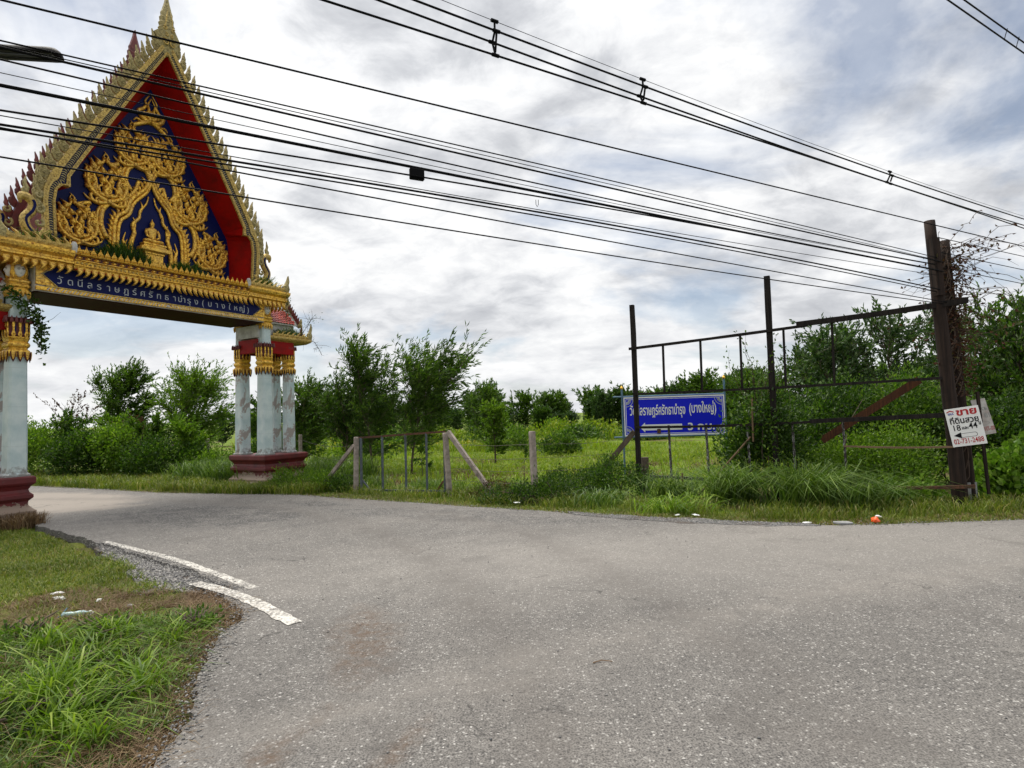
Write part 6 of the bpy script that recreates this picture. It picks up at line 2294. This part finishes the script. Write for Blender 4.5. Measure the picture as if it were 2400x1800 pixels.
c = np.stack([r.normal(size=n_) * .13 + .06, r.normal(size=n_) * .10, r.uniform(2.0, 4.6, n_)], 1)
link_mesh('matted_leaves', leaves_mesh('matted_leaves', c[:1100], r.normal(size=(1100, 3)), .07, .04, M['leaf_brown'], r), None, dv)
climb = thing('climbing_weed', 'sparse weed twigs climbing above the middle post of the frame', 'weed', (5.45, 13.1, 0))
m = MB()
LB, LD = [], []
for i in range(26):
    p = np.array([r.normal() * .25, r.normal() * .15, r.uniform(1.6, 2.4)])
    d = unit(np.array([[r.normal() * .45, r.normal() * .3, 1.0]]))[0]
    L = r.uniform(.5, 1.25)
    pts = [p]
    for j in range(5):
        d = unit((d + r.normal(size=3) * .18)[None])[0]
        pts.append(pts[-1] + d * L / 5)
        for _ in range(3):
            LB.append(pts[-1] + r.normal(size=3) * .04)
            LD.append(d + r.normal(size=3) * .7)
    m.tube([tuple(q) for q in pts], [.007, .006, .005, .004, .003, .002], 4)
m.build('stems', M['twig'], climb)
link_mesh('leaves', leaves_mesh('leaves', np.array(LB), np.array(LD), .07, .035, M['leaf_wattle'], r), None, climb)

# ------------------------------------------------------------------ grass
rng = np.random.default_rng(3)


def zground(p):
    return np.array([gz(a, b) for a, b in p])


def off(poly, d):
    """shift the far road edge away from the road"""
    out = []
    for i, (x, y) in enumerate(poly):
        a = poly[max(i - 1, 0)]
        b = poly[min(i + 1, len(poly) - 1)]
        L = math.dist(a, b)
        nx_, ny_ = -(b[1] - a[1]) / L, (b[0] - a[0]) / L
        out.append((x + nx_ * d, y + ny_ * d))
    return out


FE = ROAD_FAR[1:17]


def verge_band(d0, d1, i0=0, i1=None):
    e = FE[i0:i1]
    return off(e, d0) + list(reversed(off(e, d1)))


def grass_obj(name, label, poly, n, h, w, mat, lean=.4, clump=.6, cs=.35, wind=(0, 0), z=None, hvar=(.5, 1.3), extra=None):
    p = scatter_poly(poly, n, rng, clump, cs)
    if extra is not None:
        p = p[extra(p)]
    zz = zground(p) if z is None else z
    me = grass_mesh(name, to3(p, zz), h, w, M[mat], rng, lean, wind, hvar)
    return tag(link_mesh(name, me), label, 'grass', kind='stuff')


grass_obj('verge_grass', 'short mown verge grass along the far road edge', verge_band(.02, 1.3), 46000, .105, .010, 'grass', .8, .75, .35)
grass_obj('verge_straw', 'dry straw lying along the edge of the far verge', verge_band(-.15, .7), 17000, .10, .007, 'grass_dry', 1.6, .6, .4)
grass_obj('verge_grass', 'taller green grass at the back of the far verge', verge_band(.7, 2.0, 4), 13000, .24, .012, 'grass', .6, .88, .5)
grass_obj('roadside_grass', 'green roadside grass below the hedge beyond the gateway', verge_band(.2, 3.0, 0, 6), 26000, .32, .016, 'grass', .5, .7, .5)
grass_obj('tall_grass', 'tall rank grass beside the gateway beyond the road', verge_band(1.6, 4.5, 2, 6), 9000, .75, .02, 'grass_long', .5, .85, .8)
grass_obj('pedestal_grass', 'rank grass round the right gateway pedestal', [(-8.6, 16.55), (-5.2, 15.7), (-4.6, 16.8), (-6.6, 18.4)], 9000, .34, .013, 'grass', .5, .7, .4)
grass_obj('field_grass', 'bright low grass over the field behind the fence', [(-14, 26), (-4.5, 16.4), (0, 13.9), (3.2, 15), (9, 17), (16, 34), (-14, 40)], 70000, .17, .024, 'grass_field', .9, .88, 1.2, hvar=(.3, 1.7))
grass_obj('field_herbs', 'yellow flowering herbs in a strip across the field', [(-15, 35), (3, 33), (4, 39), (-15, 42)], 3200, .5, .045, 'flower_yellow', .5, .9, 1.3)
grass_obj('field_herbs', 'green and yellowish herbs across the middle of the field', [(-16, 33), (5, 31), (5, 42), (-16, 44)], 12000, .5, .045, 'grass_field', .5, .85, 1.3)
grass_obj('field_herbs', 'green herbs in front of the trees at the back of the field', [(-20, 42), (18, 40), (20, 54), (-22, 56)], 16000, .75, .07, 'grass_field', .5, .8, 1.2)
# long arching grass under the frame
for cx, cy, k, lab in ((4.55, 12.55, 900, 'fountain of long arching grass under the second bay of the frame'), (5.75, 11.75, 900, 'fountain of long arching grass under the middle post'),
                       (6.6, 11.45, 500, 'smaller arching grass tuft under the fourth bay of the frame'), (3.35, 13.0, 420, 'arching grass tuft by the left frame post'),
                       (1.75, 12.5, 260, 'thin arching grass tuft beside the lone fence post weeds'), (6.15, 12.75, 420, 'upright grass tuft in shade behind the thin rail'),
                       (2.9, 11.3, 300, 'small bright grass tuft at the far road edge under the frame')):
    k = int(k * .6)
    p = np.stack([cx + rng.normal(size=k) * .30, cy + rng.normal(size=k) * .12], 1)
    hh = .95 if k > 400 else (.7 if k > 240 else .45)
    wd_ = .02
    me = grass_mesh('grass_tuft', to3(p, zground(p)), hh, wd_, M['grass_long'] if k != 180 else M['grass_bright'], rng, 1.15, (.2, -.12), (.6, 1.25))
    tag(link_mesh('grass_tuft', me), lab, 'grass', 'arching grass tufts on the far verge')
me_ = None

# near left corner
TURF = [(-13.5, 12.6), (-10.4, 12.2), (-9.62, 11.75), (-8.57, 11.0), (-6.75, 9.5), (-5.9, 8.7), (-5.5, 8.1), (-5.3, 7.5), (-5.6, 7.14), (-5.95, 6.84), (-9.5, 6.5)]
EARTH = [(-8, 6.4), (-5.92, 6.93), (-5.32, 7.46), (-4.42, 7.19), (-3.84, 7.0), (-3.7, 6.6), (-3.93, 6.31), (-4.43, 5.92), (-5.2, 5.7), (-8, 5.6)]
FORE = [(-8, 5.6), (-5.16, 5.72), (-4.48, 5.66), (-4.06, 5.98), (-3.70, 6.35), (-3.22, 6.25), (-2.9, 5.9), (-2.88, 5.6), (-2.66, 5.0), (-2.52, 4.5), (-2.28, 3.9), (-2.2, 3.4), (-2.2, 1.5), (-6, 1.5)]
grass_obj('mown_turf', 'smooth mown turf beside the left gate pedestal', TURF, 42000, .085, .008, 'grass', .8, .3, .3)
grass_obj('pedestal_weeds', 'dry weeds round the foot of the left gate pedestal', [(-11.2, 11.4), (-9.55, 11.55), (-9.35, 12.1), (-10.2, 12.6), (-11.4, 12.6)], 3200, .30, .010, 'grass_dry', .6, .8, .3)
grass_obj('gravel_weeds', 'green blades creeping over the edge of the gravel shoulder', [(-6.7, 9.5), (-6.3, 9.4), (-5.2, 8.25), (-4.6, 7.55), (-3.9, 7.15), (-3.8, 6.9), (-4.6, 7.0), (-5.4, 7.7), (-6.2, 8.8)], 1800, .10, .009, 'grass', .9, .85, .3)
grass_obj('soil_straw', 'dry straw scattered over the brown soil patch', EARTH, 9000, .09, .005, 'grass_dry', 2.2, .6, .3)
grass_obj('soil_grass', 'sparse green blades on the brown soil patch', EARTH, 1300, .10, .008, 'grass', .8, .95, .3)
grass_obj('corner_grass', 'mid green ragged grass on the near corner', FORE, 13000, .16, .009, 'grass_long', 1.0, .88, .4)
grass_obj('corner_grass', 'low dark undergrowth on the near corner', FORE, 17000, .09, .012, 'leaf_dark', 1.1, .75, .35)
grass_obj('corner_straw', 'dry straw and dead stalks among the near corner grass', FORE, 6000, .17, .005, 'grass_dry', 1.8, .75, .4)
grass_obj('corner_straw', 'dry brown straw along the asphalt corner', [(-3.8, 7.0), (-3.3, 6.85), (-2.9, 6.35), (-2.74, 6.0), (-2.72, 5.5), (-2.55, 4.9), (-2.36, 4.3), (-2.12, 3.8), (-2.0, 3.3), (-1.95, 2.0), (-2.4, 2.0), (-2.75, 4.4), (-3.1, 5.4), (-3.5, 6.4)], 10000, .12, .006, 'grass_dry', 2.0, .6, .3)
clumps = [(-3.55, 4.95, .30), (-3.05, 5.35, .22), (-3.35, 4.35, .32), (-2.75, 4.45, .22), (-2.95, 3.95, .26), (-3.75, 5.6, .2), (-2.62, 3.75, .18), (-4.1, 5.3, .24), (-3.0, 4.7, .2), (-3.7, 4.2, .25)]
for i, (cx, cy, s_) in enumerate(clumps):
    k = int(135 * s_ / .25)
    a = rng.uniform(0, 6.28, k)
    rr_ = np.abs(rng.normal(size=k)) * s_ * .55
    p = np.stack([cx + rr_ * np.cos(a), cy + rr_ * np.sin(a)], 1)
    me = grass_mesh('grass_tuft', to3(p, zground(p)), .30 * (s_ / .25) ** .5, .014, M['grass_bright'], rng, 1.1, (.12, .05), (.5, 1.35))
    tag(link_mesh('grass_tuft', me), 'bright yellow-green blade tuft in the ragged grass of the near corner', 'grass', 'bright tufts on the near corner')
grass_obj('fence_weeds', 'uneven tall weeds and grass along the barbed wire fence', [(-5.0, 16.2), (-1.7, 14.95), (.4, 13.5), (3.0, 14.4), (3.2, 15.6), (.6, 14.9), (-1.4, 16.0), (-4.8, 17.6)], 3000, .30, .013, 'grass_long', .6, .94, .6, hvar=(.3, 1.7))
grass_obj('field_weeds', 'taller uneven weed clumps scattered over the field', [(-12, 25), (-4, 17.5), (3, 16.5), (10, 19), (13, 33), (-13, 36)], 5000, .36, .022, 'grass_field', .6, .97, 1.1, hvar=(.3, 1.6))
grass_obj('field_straw', 'dry straw patches in the field', [(-8, 22), (-4, 17), (3, 15.5), (9, 18), (9, 27), (-8, 28)], 9000, .12, .02, 'grass_dry', 1.3, .96, 1.4)
